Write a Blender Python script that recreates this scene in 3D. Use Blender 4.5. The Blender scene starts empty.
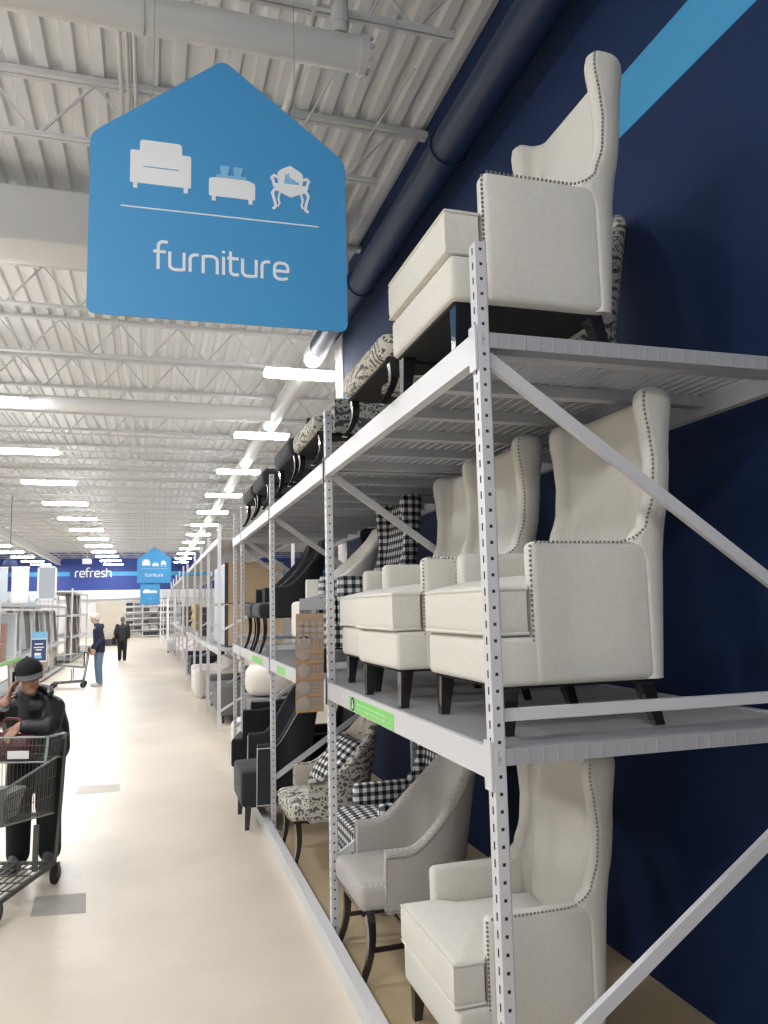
import bpy, bmesh, math, random
from math import sin, cos, pi, radians, sqrt
from mathutils import Vector as V, Matrix as M
random.seed(7)
SC = bpy.context.scene
COL = SC.collection

# ------------------------------------------------------------------ materials
def newmat(name):
    m = bpy.data.materials.new(name); m.use_nodes = True
    nt = m.node_tree
    return m, nt, nt.nodes['Principled BSDF']
def L(nt, a, b): nt.links.new(a, b)
def mat(name, col, rough=.6, metal=0., var=0., vscale=6., bump=0., bscale=60., spec=.5, coat=0.):
    m, nt, b = newmat(name)
    b.inputs['Base Color'].default_value = (*col, 1); b.inputs['Roughness'].default_value = rough
    b.inputs['Metallic'].default_value = metal; b.inputs['Specular IOR Level'].default_value = spec
    b.inputs['Coat Weight'].default_value = coat
    tc = nt.nodes.new('ShaderNodeTexCoord')
    n = nt.nodes.new('ShaderNodeTexNoise'); n.inputs['Scale'].default_value = vscale; n.inputs['Detail'].default_value = 4
    L(nt, tc.outputs['Object'], n.inputs['Vector'])
    mx = nt.nodes.new('ShaderNodeMix'); mx.data_type = 'RGBA'
    mx.inputs['A'].default_value = (*[c*(1-var) for c in col], 1); mx.inputs['B'].default_value = (*[min(1, c*(1+var)) for c in col], 1)
    L(nt, n.outputs['Fac'], mx.inputs['Factor']); L(nt, mx.outputs['Result'], b.inputs['Base Color'])
    if bump:
        n2 = nt.nodes.new('ShaderNodeTexNoise'); n2.inputs['Scale'].default_value = bscale
        L(nt, tc.outputs['Object'], n2.inputs['Vector'])
        bp = nt.nodes.new('ShaderNodeBump'); bp.inputs['Strength'].default_value = bump; bp.inputs['Distance'].default_value = .004
        L(nt, n2.outputs['Fac'], bp.inputs['Height']); L(nt, bp.outputs['Normal'], b.inputs['Normal'])
    return m
def mathn(nt, op, a, b=None):
    n = nt.nodes.new('ShaderNodeMath'); n.operation = op
    for i, x in enumerate((a, b)):
        if x is None: continue
        if isinstance(x, (int, float)): n.inputs[i].default_value = x
        else: L(nt, x, n.inputs[i])
    return n.outputs[0]
def fabric(name, col, weave=260., var=.06, bump=.25, rough=.9):
    """linen: two crossed fine thread noises, weak colour variation"""
    m, nt, b = newmat(name)
    b.inputs['Roughness'].default_value = rough; b.inputs['Specular IOR Level'].default_value = .2
    b.inputs['Sheen Weight'].default_value = .15
    tc = nt.nodes.new('ShaderNodeTexCoord'); outs = []
    for sc in ((1, 1, .12), (.12, .12, 1)):
        mp = nt.nodes.new('ShaderNodeMapping'); mp.inputs['Scale'].default_value = sc
        L(nt, tc.outputs['Object'], mp.inputs['Vector'])
        n = nt.nodes.new('ShaderNodeTexNoise'); n.inputs['Scale'].default_value = weave; n.inputs['Detail'].default_value = 2
        L(nt, mp.outputs['Vector'], n.inputs['Vector']); outs.append(n.outputs['Fac'])
    s = mathn(nt, 'MULTIPLY', mathn(nt, 'ADD', outs[0], outs[1]), .5)
    mx = nt.nodes.new('ShaderNodeMix'); mx.data_type = 'RGBA'
    mx.inputs['A'].default_value = (*[c*(1-3*var) for c in col], 1); mx.inputs['B'].default_value = (*[min(1, c*(1+3*var)) for c in col], 1)
    L(nt, s, mx.inputs['Factor']); L(nt, mx.outputs['Result'], b.inputs['Base Color'])
    bp = nt.nodes.new('ShaderNodeBump'); bp.inputs['Strength'].default_value = bump; bp.inputs['Distance'].default_value = .002
    L(nt, s, bp.inputs['Height']); L(nt, bp.outputs['Normal'], b.inputs['Normal'])
    return m
def gingham(name, period=.055, dark=(.012, .013, .018), light=(.75, .74, .72)):
    m, nt, b = newmat(name)
    b.inputs['Roughness'].default_value = .9; b.inputs['Specular IOR Level'].default_value = .2
    tc = nt.nodes.new('ShaderNodeTexCoord')
    sp = nt.nodes.new('ShaderNodeSeparateXYZ'); L(nt, tc.outputs['Object'], sp.inputs[0])
    sn = nt.nodes.new('ShaderNodeSeparateXYZ'); L(nt, tc.outputs['Normal'], sn.inputs[0])
    sq = [mathn(nt, 'LESS_THAN', mathn(nt, 'FRACT', mathn(nt, 'ADD', mathn(nt, 'DIVIDE', sp.outputs[i], period), 50.)), .5) for i in range(3)]
    ab = [mathn(nt, 'ABSOLUTE', sn.outputs[i]) for i in range(3)]
    isz = mathn(nt, 'GREATER_THAN', ab[2], mathn(nt, 'MAXIMUM', ab[0], ab[1]))
    isx = mathn(nt, 'MULTIPLY', mathn(nt, 'GREATER_THAN', ab[0], ab[1]), mathn(nt, 'SUBTRACT', 1., isz))
    isy = mathn(nt, 'SUBTRACT', 1., mathn(nt, 'ADD', isx, isz))
    tot = None
    for w, (i, j) in ((isz, (0, 1)), (isx, (1, 2)), (isy, (0, 2))):
        t = mathn(nt, 'MULTIPLY', w, mathn(nt, 'ADD', sq[i], sq[j]))
        tot = t if tot is None else mathn(nt, 'ADD', tot, t)
    fac = mathn(nt, 'MULTIPLY', tot, .5)
    cr = nt.nodes.new('ShaderNodeValToRGB'); cr.color_ramp.interpolation = 'LINEAR'
    cr.color_ramp.elements[0].color = (*light, 1); cr.color_ramp.elements[1].color = (*dark, 1)
    e = cr.color_ramp.elements.new(.5); e.color = (.16, .16, .17, 1)
    L(nt, fac, cr.inputs[0]); L(nt, cr.outputs[0], b.inputs['Base Color'])
    return m
def damask(name, ground=(.56, .53, .46), ink=(.035, .035, .04)):
    m, nt, b = newmat(name)
    b.inputs['Roughness'].default_value = .85; b.inputs['Specular IOR Level'].default_value = .2
    tc = nt.nodes.new('ShaderNodeTexCoord')
    n = nt.nodes.new('ShaderNodeTexNoise'); n.inputs['Scale'].default_value = 9; n.inputs['Detail'].default_value = 1; n.inputs['Distortion'].default_value = 2.4
    L(nt, tc.outputs['Object'], n.inputs['Vector'])
    v = nt.nodes.new('ShaderNodeTexVoronoi'); v.feature = 'DISTANCE_TO_EDGE'; v.inputs['Scale'].default_value = 34
    L(nt, tc.outputs['Object'], v.inputs['Vector'])
    w = nt.nodes.new('ShaderNodeTexWave'); w.wave_type = 'RINGS'; w.inputs['Scale'].default_value = 7; w.inputs['Distortion'].default_value = 9; w.inputs['Detail'].default_value = 2
    L(nt, tc.outputs['Object'], w.inputs['Vector'])
    a = mathn(nt, 'GREATER_THAN', v.outputs['Distance'], .16)
    c = mathn(nt, 'GREATER_THAN', w.outputs['Fac'], .62)
    d = mathn(nt, 'GREATER_THAN', n.outputs['Fac'], .5)
    f = mathn(nt, 'MAXIMUM', mathn(nt, 'MULTIPLY', a, d), mathn(nt, 'MULTIPLY', c, mathn(nt, 'SUBTRACT', 1., d)))
    mx = nt.nodes.new('ShaderNodeMix'); mx.data_type = 'RGBA'
    mx.inputs['A'].default_value = (*ground, 1); mx.inputs['B'].default_value = (*ink, 1)
    L(nt, mathn(nt, 'MULTIPLY', f, .85), mx.inputs['Factor']); L(nt, mx.outputs['Result'], b.inputs['Base Color'])
    return m
def herring(name, c0, c1):
    m, nt, b = newmat(name)
    b.inputs['Roughness'].default_value = .9; b.inputs['Specular IOR Level'].default_value = .2
    tc = nt.nodes.new('ShaderNodeTexCoord'); sp = nt.nodes.new('ShaderNodeSeparateXYZ'); L(nt, tc.outputs['Object'], sp.inputs[0])
    p = .014
    def tri(o): return mathn(nt, 'PINGPONG', mathn(nt, 'ADD', mathn(nt, 'DIVIDE', o, p), 100.), 1.)
    s = mathn(nt, 'ADD', tri(mathn(nt, 'ADD', sp.outputs[0], sp.outputs[1])), mathn(nt, 'DIVIDE', sp.outputs[2], p*.7))
    f = mathn(nt, 'PINGPONG', mathn(nt, 'MULTIPLY', s, 1.6), 1.)
    mx = nt.nodes.new('ShaderNodeMix'); mx.data_type = 'RGBA'
    mx.inputs['A'].default_value = (*c0, 1); mx.inputs['B'].default_value = (*c1, 1)
    L(nt, f, mx.inputs['Factor']); L(nt, mx.outputs['Result'], b.inputs['Base Color'])
    return m
def emit(name, col, s):
    m, nt, b = newmat(name)
    b.inputs['Base Color'].default_value = (.8, .8, .8, 1)
    b.inputs['Emission Color'].default_value = (*col, 1); b.inputs['Emission Strength'].default_value = s
    return m

LINEN = fabric('cream_linen', (.66, .635, .575))
LINEN2 = fabric('pale_cotton', (.74, .71, .65), 200)
BEIGE = fabric('beige_linen', (.50, .45, .38))
CHAR = fabric('charcoal_fabric', (.032, .034, .040), 200)
NAVYF = fabric('dark_navy_fabric', (.018, .022, .034), 200)
VELV = fabric('black_velvet', (.008, .008, .010), 180, rough=.8)
GREYF = fabric('grey_fabric', (.16, .16, .16), 160)
GING = gingham('black_white_gingham')
DAM = damask('damask_print')
HERR = herring('grey_herringbone', (.33, .31, .285), (.50, .475, .44))
LEG = mat('black_lacquer_wood', (.012, .010, .010), .22, coat=.6)
BROWNLEG = mat('brown_wood', (.10, .06, .035), .4, var=.2)
DUST = mat('black_dust_cover', (.012, .012, .014), .95)
NAIL = mat('antique_nickel', (.34, .32, .285), .3, metal=.75)
PIPING = fabric('linen_piping', (.60, .56, .49))
PAINT = mat('grey_powder_coat', (.60, .60, .615), .42, var=.03, vscale=3)
PAINT2 = mat('grey_steel_deck', (.38, .385, .40), .5, var=.05, vscale=8)
HOLE = mat('post_inside_dark', (.02, .02, .022), .8)
SIGNB = mat('sign_blue', (.052, .30, .60), .45, var=.02)
WHITE = mat('white_print', (.82, .83, .84), .55)
GREEN = mat('green_sticker', (.22, .62, .16), .45, var=.05)
STEEL = mat('galvanized_wire', (.45, .46, .47), .35, metal=.9)
CARTG = mat('cart_grey_steel', (.10, .105, .10), .45, metal=.3)
CARTL = mat('cart_light_rail', (.34, .35, .35), .35, metal=.5)
RUB = mat('black_rubber', (.012, .012, .012), .6)
KRAFT = mat('kraft_card', (.37, .25, .16), .8, var=.1, vscale=20)
FELT = mat('grey_felt', (.34, .30, .28), .95)
CBOX = mat('cardboard', (.40, .29, .18), .85, var=.06)
CBOXD = mat('cardboard_edge_dark', (.05, .045, .045), .8)
FILM = mat('pale_plastic_wrap', (.62, .66, .74), .3)
DUCTW = mat('white_duct_paint', (.62, .62, .61), .5, var=.03)
PIPEW = mat('white_pipe_paint', (.58, .58, .56), .45)
NAVYP = mat('navy_pipe_paint', (.010, .024, .070), .45)
SKIN = mat('skin', (.46, .26, .18), .55)
SKIN2 = mat('skin_pale', (.58, .38, .29), .55)
HAIRW = mat('white_hair', (.75, .72, .70), .8)
HAIRG = mat('grey_brown_hair', (.16, .13, .11), .8)
JACK = mat('black_puffer_jacket', (.012, .013, .017), .42, var=.3, vscale=14)
HOODIE = mat('dark_grey_knit', (.06, .06, .065), .9)
JNAVY = mat('navy_jacket', (.012, .016, .05), .7)
DENIM = mat('blue_denim', (.13, .20, .31), .9, var=.15, vscale=10)
BLKT = mat('black_trousers', (.010, .010, .012), .9)
SHOEG = mat('grey_shoe', (.14, .14, .14), .7)
SHOEW = mat('white_shoe', (.6, .59, .56), .7)
CAPM = mat('black_cap', (.010, .010, .010), .9)
BRIM = mat('grey_brim', (.09, .09, .09), .8)
LIPS = mat('lips', (.33, .13, .11), .5)
EYEM = mat('dark_eye', (.02, .015, .012), .2)
REDBAG = mat('dark_red_bag', (.13, .035, .035), .5, var=.3, vscale=20)
GREYBOX = mat('light_grey_plastic', (.36, .37, .36), .5)
GOLD = mat('brass_gold', (.55, .40, .12), .35, metal=.7)
DKBROWN = mat('dark_brown_frame', (.06, .035, .025), .5)
GREYFR = mat('grey_frame', (.25, .25, .26), .5, var=.2, vscale=4)
BEIGEC = mat('beige_canvas', (.52, .45, .36), .8, var=.1, vscale=3)
PINKC = mat('dusty_pink_box', (.42, .25, .20), .8)
WHITEB = mat('white_lacquer', (.78, .78, .78), .4)
PALEB = mat('pale_blue_panel', (.58, .65, .70), .5)
MIRR = mat('mirror_glass', (.8, .82, .84), .04, metal=1)
NAVYS = mat('navy_sign', (.03, .06, .16), .5)
RUGG = mat('grey_rug', (.22, .21, .20), .95, var=.3, vscale=9)
RUGL = mat('pale_rug', (.50, .48, .44), .95, var=.2, vscale=9)
RUGD = mat('dark_rug', (.07, .07, .08), .95, var=.3, vscale=9)
CURT = mat('cream_textile', (.60, .56, .48), .9, var=.08)

# ------------------------------------------------------------------ mesh builder
class MB:
    def __init__(s): s.v = []; s.f = []; s.m = []; s.cur = 0
    def add(s, vs, fs):
        o = len(s.v); s.v += [tuple(p) for p in vs]
        for f in fs: s.f.append(tuple(i+o for i in f)); s.m.append(s.cur)
        return s
    def box(s, x0, x1, y0, y1, z0, z1):
        return s.add([(x, y, z) for x in (x0, x1) for y in (y0, y1) for z in (z0, z1)],
                     [(0, 1, 3, 2), (4, 6, 7, 5), (0, 4, 5, 1), (2, 3, 7, 6), (0, 2, 6, 4), (1, 5, 7, 3)])
    def bar(s, p0, p1, w, h=None, up=(0, 0, 1)):
        h = h or w; p0 = V(p0); p1 = V(p1); d = (p1-p0).normalized(); up = V(up)
        if abs(d.dot(up)) > .98: up = V((1, 0, 0))
        a = d.cross(up).normalized()*(w/2); b = a.cross(d).normalized()*(h/2)
        vs = [p+sa*a+sb*b for p in (p0, p1) for sa, sb in ((-1, -1), (1, -1), (1, 1), (-1, 1))]
        return s.add(vs, [(3, 2, 1, 0), (4, 5, 6, 7), (0, 1, 5, 4), (1, 2, 6, 5), (2, 3, 7, 6), (3, 0, 4, 7)])
    def tube(s, pts, r, n=8, closed=False, caps=True, flat=1.):
        pts = [V(p) for p in pts]; N = len(pts); rs = r if isinstance(r, (list, tuple)) else [r]*N
        t0 = (pts[1]-pts[0]).normalized(); ref = V((0, 0, 1)) if abs(t0.z) < .9 else V((1, 0, 0))
        a = t0.cross(ref).normalized(); rings = []
        for i, p in enumerate(pts):
            q0 = pts[i-1] if (i or closed) else p; q1 = pts[(i+1) % N] if (i < N-1 or closed) else p
            t = (q1-q0).normalized(); a = (a-t*a.dot(t)).normalized(); b = t.cross(a)
            rings.append([p+(a*cos(2*pi*k/n)+b*sin(2*pi*k/n)*flat)*rs[i] for k in range(n)])
        return s.loft(rings, wrap=closed, caps=caps and not closed)
    def loft(s, rings, wrap=False, caps=True):
        n = len(rings[0]); vs = [p for r in rings for p in r]; fs = []; R = len(rings)
        for i in range(R if wrap else R-1):
            j = (i+1) % R
            for k in range(n):
                l = (k+1) % n; fs.append((i*n+k, i*n+l, j*n+l, j*n+k))
        if caps and not wrap:
            fs.append(tuple(range(n-1, -1, -1))); fs.append(tuple((R-1)*n+k for k in range(n)))
        return s.add(vs, fs)
    def grid(s, rows):
        n = len(rows[0]); vs = [p for r in rows for p in r]
        return s.add(vs, [(i*n+k, i*n+k+1, (i+1)*n+k+1, (i+1)*n+k) for i in range(len(rows)-1) for k in range(n-1)])
    def lathe(s, prof, c=(0, 0, 0), n=16, axis='z'):
        c = V(c); rings = []
        for r, z in prof:
            ring = []
            for k in range(n):
                a = 2*pi*k/n; p = V((r*cos(a), r*sin(a), z))
                if axis == 'x': p = V((p.z, p.x, p.y))
                if axis == 'y': p = V((p.y, p.z, p.x))
                ring.append(c+p)
            rings.append(ring)
        return s.loft(rings)
    def ball(s, c, r, n=10, sx=1, sy=1, sz=1):
        c = V(c); rings = []
        for i in range(1, n):
            t = pi*i/n
            rings.append([c+V((r*sx*sin(t)*cos(2*pi*k/(n+2)), r*sy*sin(t)*sin(2*pi*k/(n+2)), -r*sz*cos(t))) for k in range(n+2)])
        return s.loft(rings)
    def prism(s, poly, o, ux, uy, d0, d1):
        """2-D polygon in the plane (o, ux, uy), extruded along ux x uy from d0 to d1"""
        o = V(o); ux = V(ux); uy = V(uy); nn = ux.cross(uy); n = len(poly)
        vs = [o+ux*x+uy*y+nn*d for d in (d0, d1) for x, y in poly]
        fs = [tuple(range(n-1, -1, -1)), tuple(range(n, 2*n))]+[(k, (k+1) % n, n+(k+1) % n, n+k) for k in range(n)]
        return s.add(vs, fs)
    def rbox(s, x0, x1, y0, y1, z0, z1, r, puff=(0, 0, 0)):
        c = V(((x0+x1)/2, (y0+y1)/2, (z0+z1)/2)); h = V(((x1-x0)/2, (y1-y0)/2, (z1-z0)/2)); r = min(r, *(h*.98))
        def samp(H): return [-H, -H+.15*r, -H+.5*r, -H+r]+[(-H+r)+(2*H-2*r)*t for t in (.25, .5, .75)]+[H-r, H-.5*r, H-.15*r, H]
        S = [samp(h[i]) for i in range(3)]; idx = {}; vs = []; fs = []
        def vert(p):
            k = tuple(round(t, 6) for t in p)
            if k not in idx:
                q = V([max(-(h[i]-r), min(h[i]-r, p[i])) for i in range(3)]); d = V(p)-q
                w = q+d.normalized()*r if d.length > 1e-9 else q
                for i in range(3):
                    if puff[i]:
                        j, l = (i+1) % 3, (i+2) % 3
                        w[i] += math.copysign(puff[i], w[i])*max(0, 1-(w[j]/h[j])**2)*max(0, 1-(w[l]/h[l])**2) if abs(w[i]) > .5*h[i] else 0
                idx[k] = len(vs); vs.append(c+w)
            return idx[k]
        for ax in range(3):
            j, l = (ax+1) % 3, (ax+2) % 3
            for sg in (-1, 1):
                for a in range(len(S[j])-1):
                    for b in range(len(S[l])-1):
                        q = []
                        for da, db in ((0, 0), (1, 0), (1, 1), (0, 1)):
                            p = [0, 0, 0]; p[ax] = sg*h[ax]; p[j] = S[j][a+da]; p[l] = S[l][b+db]; q.append(vert(p))
                        fs.append(tuple(q) if sg > 0 else tuple(reversed(q)))
        return s.add(vs, fs)
    def ribbon(s, pts, w, o, ux, uy, d0, d1):
        """flat stroke of even width, mitred, as one closed band"""
        q = [V(pts[0])]
        for p in pts[1:]:
            if (V(p)-q[-1]).length > 1e-6: q.append(V(p))
        o = V(o); ux = V(ux); uy = V(uy); nn = ux.cross(uy); rings = []
        a = (q[0]-q[1]).normalized()*(w*.3); b = (q[-1]-q[-2]).normalized()*(w*.3); q[0] = q[0]+a; q[-1] = q[-1]+b
        for i, p in enumerate(q):
            t0 = (p-q[i-1]).normalized() if i else (q[1]-p).normalized(); t1 = (q[i+1]-p).normalized() if i < len(q)-1 else t0
            t = (t0+t1); t = t.normalized() if t.length > 1e-6 else t0
            k = w/2/max(.5, t.dot(t0)); n = V((-t.y, t.x))*k
            rings.append([o+ux*(p+sg*n).x+uy*(p+sg*n).y+nn*d for sg, d in ((-1, d0), (1, d0), (1, d1), (-1, d1))])
        s.loft(rings)
    def nails(s, pts, r=.0048, gap=.0165, out=None):
        acc = 0.; pts = [V(p) for p in pts]
        for a, b in zip(pts, pts[1:]):
            l = (b-a).length; t = -acc
            if l < 1e-9: continue
            d = acc
            while d < l:
                s.ball(a.lerp(b, d/l), r, 4); d += gap
            acc = d-l
        return s
    def build(s, name, mats, parent=None, smooth=None, angle=38, mods=None):
        me = bpy.data.meshes.new(name); me.from_pydata(s.v, [], s.f)
        if not isinstance(mats, (list, tuple)): mats = [mats]
        for m in mats: me.materials.append(m)
        if len(mats) > 1:
            for p, k in zip(me.polygons, s.m): p.material_index = k
        me.validate(); 
        bm = bmesh.new(); bm.from_mesh(me); bmesh.ops.recalc_face_normals(bm, faces=bm.faces); bm.to_mesh(me); bm.free()
        if smooth:
            me.shade_smooth()
            me.set_sharp_from_angle(angle=radians(angle))
        o = bpy.data.objects.new(name, me); COL.objects.link(o)
        if parent is not None: o.parent = parent
        return o

def tag(o, label, cat, group=None):
    o['label'] = label; o['category'] = cat
    if group: o['group'] = group
    return o
def thing(name, label, cat, loc=(0, 0, 0), rz=0., group=None):
    o = bpy.data.objects.new(name, None); COL.objects.link(o); o.empty_display_size = .1
    o.location = loc; o.rotation_euler = (0, 0, rz)
    return tag(o, label, cat, group)
def struct(o): o['kind'] = 'structure'; return o
def kids(o): return list(o.children)
def dup(root, loc, rz, label, group=None, scale=None):
    def cp(o, par):
        c = o.copy(); COL.objects.link(c)
        if par is not None: c.parent = par
        for ch in kids(o): cp(ch, c)
        return c
    r = cp(root, None); r.location = loc; r.rotation_euler = (0, 0, rz); r['label'] = label
    if group: r['group'] = group
    elif 'group' in r: del r['group']
    if scale: r.scale = scale
    return r

# ------------------------------------------------------------------ chairs (local +x is the way the chair faces)
def smooth01(t): t = max(0., min(1., t)); return t*t*(3-2*t)
def interp(tab, z):
    for (z0, v0), (z1, v1) in zip(tab, tab[1:]):
        if z <= z1: return v0+(v1-v0)*smooth01((z-z0)/(z1-z0)) if z > z0 else v0
    return tab[-1][1]
def soft_slab(mb, poly, z0, z1, r, puff=.015):
    """plan polygon (star shaped about its centre) raised into a cushion with rounded rims and a crown"""
    n = len(poly); cx = .5*(min(p[0] for p in poly)+max(p[0] for p in poly)); cy = 0.
    # resample
    pts = []
    for (ax, ay), (bx, by) in zip(poly, poly[1:]+poly[:1]):
        k = max(1, int(math.hypot(bx-ax, by-ay)/.03))
        pts += [(ax+(bx-ax)*i/k, ay+(by-ay)*i/k) for i in range(k)]
    def inset(d):
        return [(cx+(x-cx)*(1-d/max(.05, abs(x-cx)+.12)), cy+(y-cy)*(1-d/max(.05, abs(y-cy)+.12))) for x, y in pts]
    rings = []
    for s in (.35, .6, .85): rings.append([(cx+(x-cx)*s, cy+(y-cy)*s, z0-.2*puff*(1-s*s)) for x, y in inset(r)])
    for a in (0, 30, 60, 90): rings.append([(x, y, z0+r-r*cos(radians(a))) for x, y in inset(r*(1-sin(radians(a))))])
    for a in (90, 60, 30, 0): rings.append([(x, y, z1-r+r*cos(radians(a))) for x, y in inset(r*(1-sin(radians(a))))])
    for s in (.85, .6, .3): rings.append([(cx+(x-cx)*s, cy+(y-cy)*s, z1+puff*(1-s*s)) for x, y in inset(r)])
    mb.loft(rings)
    return pts, inset
def leg_mb(x, y, z1, w0, w1, dx=0., dy=0.):
    mb = MB(); a, b = w1/2, w0/2
    rings = [[(x+dx+sx*a, y+dy+sy*a, 0) for sx, sy in ((-1, -1), (1, -1), (1, 1), (-1, 1))],
             [(x+sx*b, y+sy*b, z1) for sx, sy in ((-1, -1), (1, -1), (1, 1), (-1, 1))]]
    return mb.loft(rings)
def sabre_mb(x, y, z1, w=.042, out=.055):
    mb = MB(); rings = []
    for i in range(9):
        t = i/8; z = z1*(1-t); u = x-.018*sin(pi*t*.9)+out*t**2.4; s = w*(1-.38*t)/2
        rings.append([(u+sx*s, y+sy*s, z) for sx, sy in ((-1, -1), (1, -1), (1, 1), (-1, 1))])
    return mb.loft(rings)

def wing_chair(label, fab, loc, rz, nails=True, nail_mat=None, group=None, pipe=None, top=1.20, name='wing_chair', legm=None):
    t = thing(name, label, 'chair', loc, rz, group); F = .37; legm = legm or LEG
    X = lambda u: F-u
    # base rail under the seat
    MB().rbox(X(.61), X(.012), -.335, .335, .158, .318, .022).build('seat_rail', fab, t, True)
    MB().rbox(X(.60), X(.03), -.31, .31, .148, .165, .006).build('dust_cover', DUST, t)
    # T cushion
    c = MB(); T = [(X(0), -.325), (X(0), .325), (X(.125), .325), (X(.135), .262), (X(.61), .262), (X(.61), -.262), (X(.135), -.262), (X(.125), -.325)]
    pts, inset = soft_slab(c, T, .318, .490, .034, .042)
    cu = c.build('seat_cushion', fab, t, True)
    for z in (.329, .476):
        MB().tube([(x, y, z) for x, y in inset(.004)],   .0062, 6, closed=True).build('piping', pipe or fab, cu, True)
    # arms, one rounded panel a side
    for s in (-1, 1):
        a = MB(); y0, y1 = sorted((s*.268, s*.3435)); a.rbox(X(.60), X(.142), y0, y1, .16, .635, .026)
        a.build('arm', fab, t, True)
    # back shell with wings: stacked U sections
    b = MB(); rings = []; edge = {-1: [], 1: []}
    ft = [(.16, .56), (.56, .56), (.60, .545), (.64, .53), (.70, .576), (.80, .608), (.92, .618), (1.04, .607), (1.12, .594), (1.16, .597), (top-.012, .616), (top, .645)]
    zs = [.162, .4, .56, .60, .635, .66, .69, .72, .76, .8, .86, .92, .98, 1.04, 1.09, 1.13]+[top-.05+.05*sin(radians(a)) for a in (0, 22, 42, 60, 75, 86)]
    for z in zs:
        ur = .645+(z-.16)*.138; th = .068; k = 1.
        if z > top-.05: k = sqrt(max(.02, 1-((z-(top-.05))/.05)**2))
        h = th/2*max(.12, k); uf = interp(ft, z)
        if z > top-.05: uf = uf+.0*(1-k)
        uc = ur-th/2; w = .311
        flare = 0.
        R = max(.012, min(.075, uc-uf-h-.004))
        path = []
        for i in range(7): f = i/6; path.append(V((uf+h+(uc-R-uf-h)*f, w+flare*(1-f), 0)))
        for i in range(1, 7): a = i/6*pi/2; path.append(V((uc-R+R*sin(a), w-R+R*cos(a), 0)))
        for i in range(1, 5): path.append(V((uc-.018*sin(i/4*pi/2)*0, (w-R)*(1-i/4), 0)))
        full = path+[V((p.x, -p.y, 0)) for p in reversed(path[:-1])]
        N = len(full); out = []; inn = []
        for i, p in enumerate(full):
            tg = (full[min(N-1, i+1)]-full[max(0, i-1)]).normalized(); n = V((-tg.y, tg.x, 0))
            out.append(p+n*h); inn.append(p-n*h)
        def cap(p, tg, n, flip):
            return [p+n*h*cos(radians(a))*flip+tg*h*sin(radians(a)) for a in (45, 90, 135)]
        t1 = (full[-1]-full[-2]).normalized(); n1 = V((-t1.y, t1.x, 0)); t0 = (full[0]-full[1]).normalized(); n0 = V((-(-t0).y, (-t0).x, 0))
        ring = out+cap(full[-1], t1, n1, 1)+inn[::-1]+[full[0]-n0*h*cos(radians(a))+t0*h*sin(radians(a)) for a in (45, 90, 135)]
        rings.append([(X(p.x), p.y, z) for p in ring])
        if z > .635 and z < top-.012:
            for s, p, tt, nn in ((1, full[0], t0, n0), (-1, full[-1], t1, n1)):
                q = p+nn*h*.90+tt*h*.44; edge[s].append((X(q.x), q.y, z))
    b.loft(rings)
    b.build('back', fab, t, True, 60)
    if nails:
        for s in (-1, 1):
            m = MB(); yo = s*.343; e = edge[s]
            m.nails([(X(.1415), s*.330, .19+.43*i/10) for i in range(11)], .0055)
            m.nails([(X(.16), yo*.985, .632), (X(.48), yo*.985, .632), (X(.515), yo*.99, .638)]+e, .0055)
            m.build('nailhead_trim', nail_mat or NAIL, t, True)
    for y in (-.285, .285):
        leg_mb(X(.065), y, .162, .058, .036, .012, 0).build('leg', legm, t)
        leg_mb(X(.575), y, .162, .055, .036, -.055, 0).build('leg', legm, t)
    return t

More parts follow.
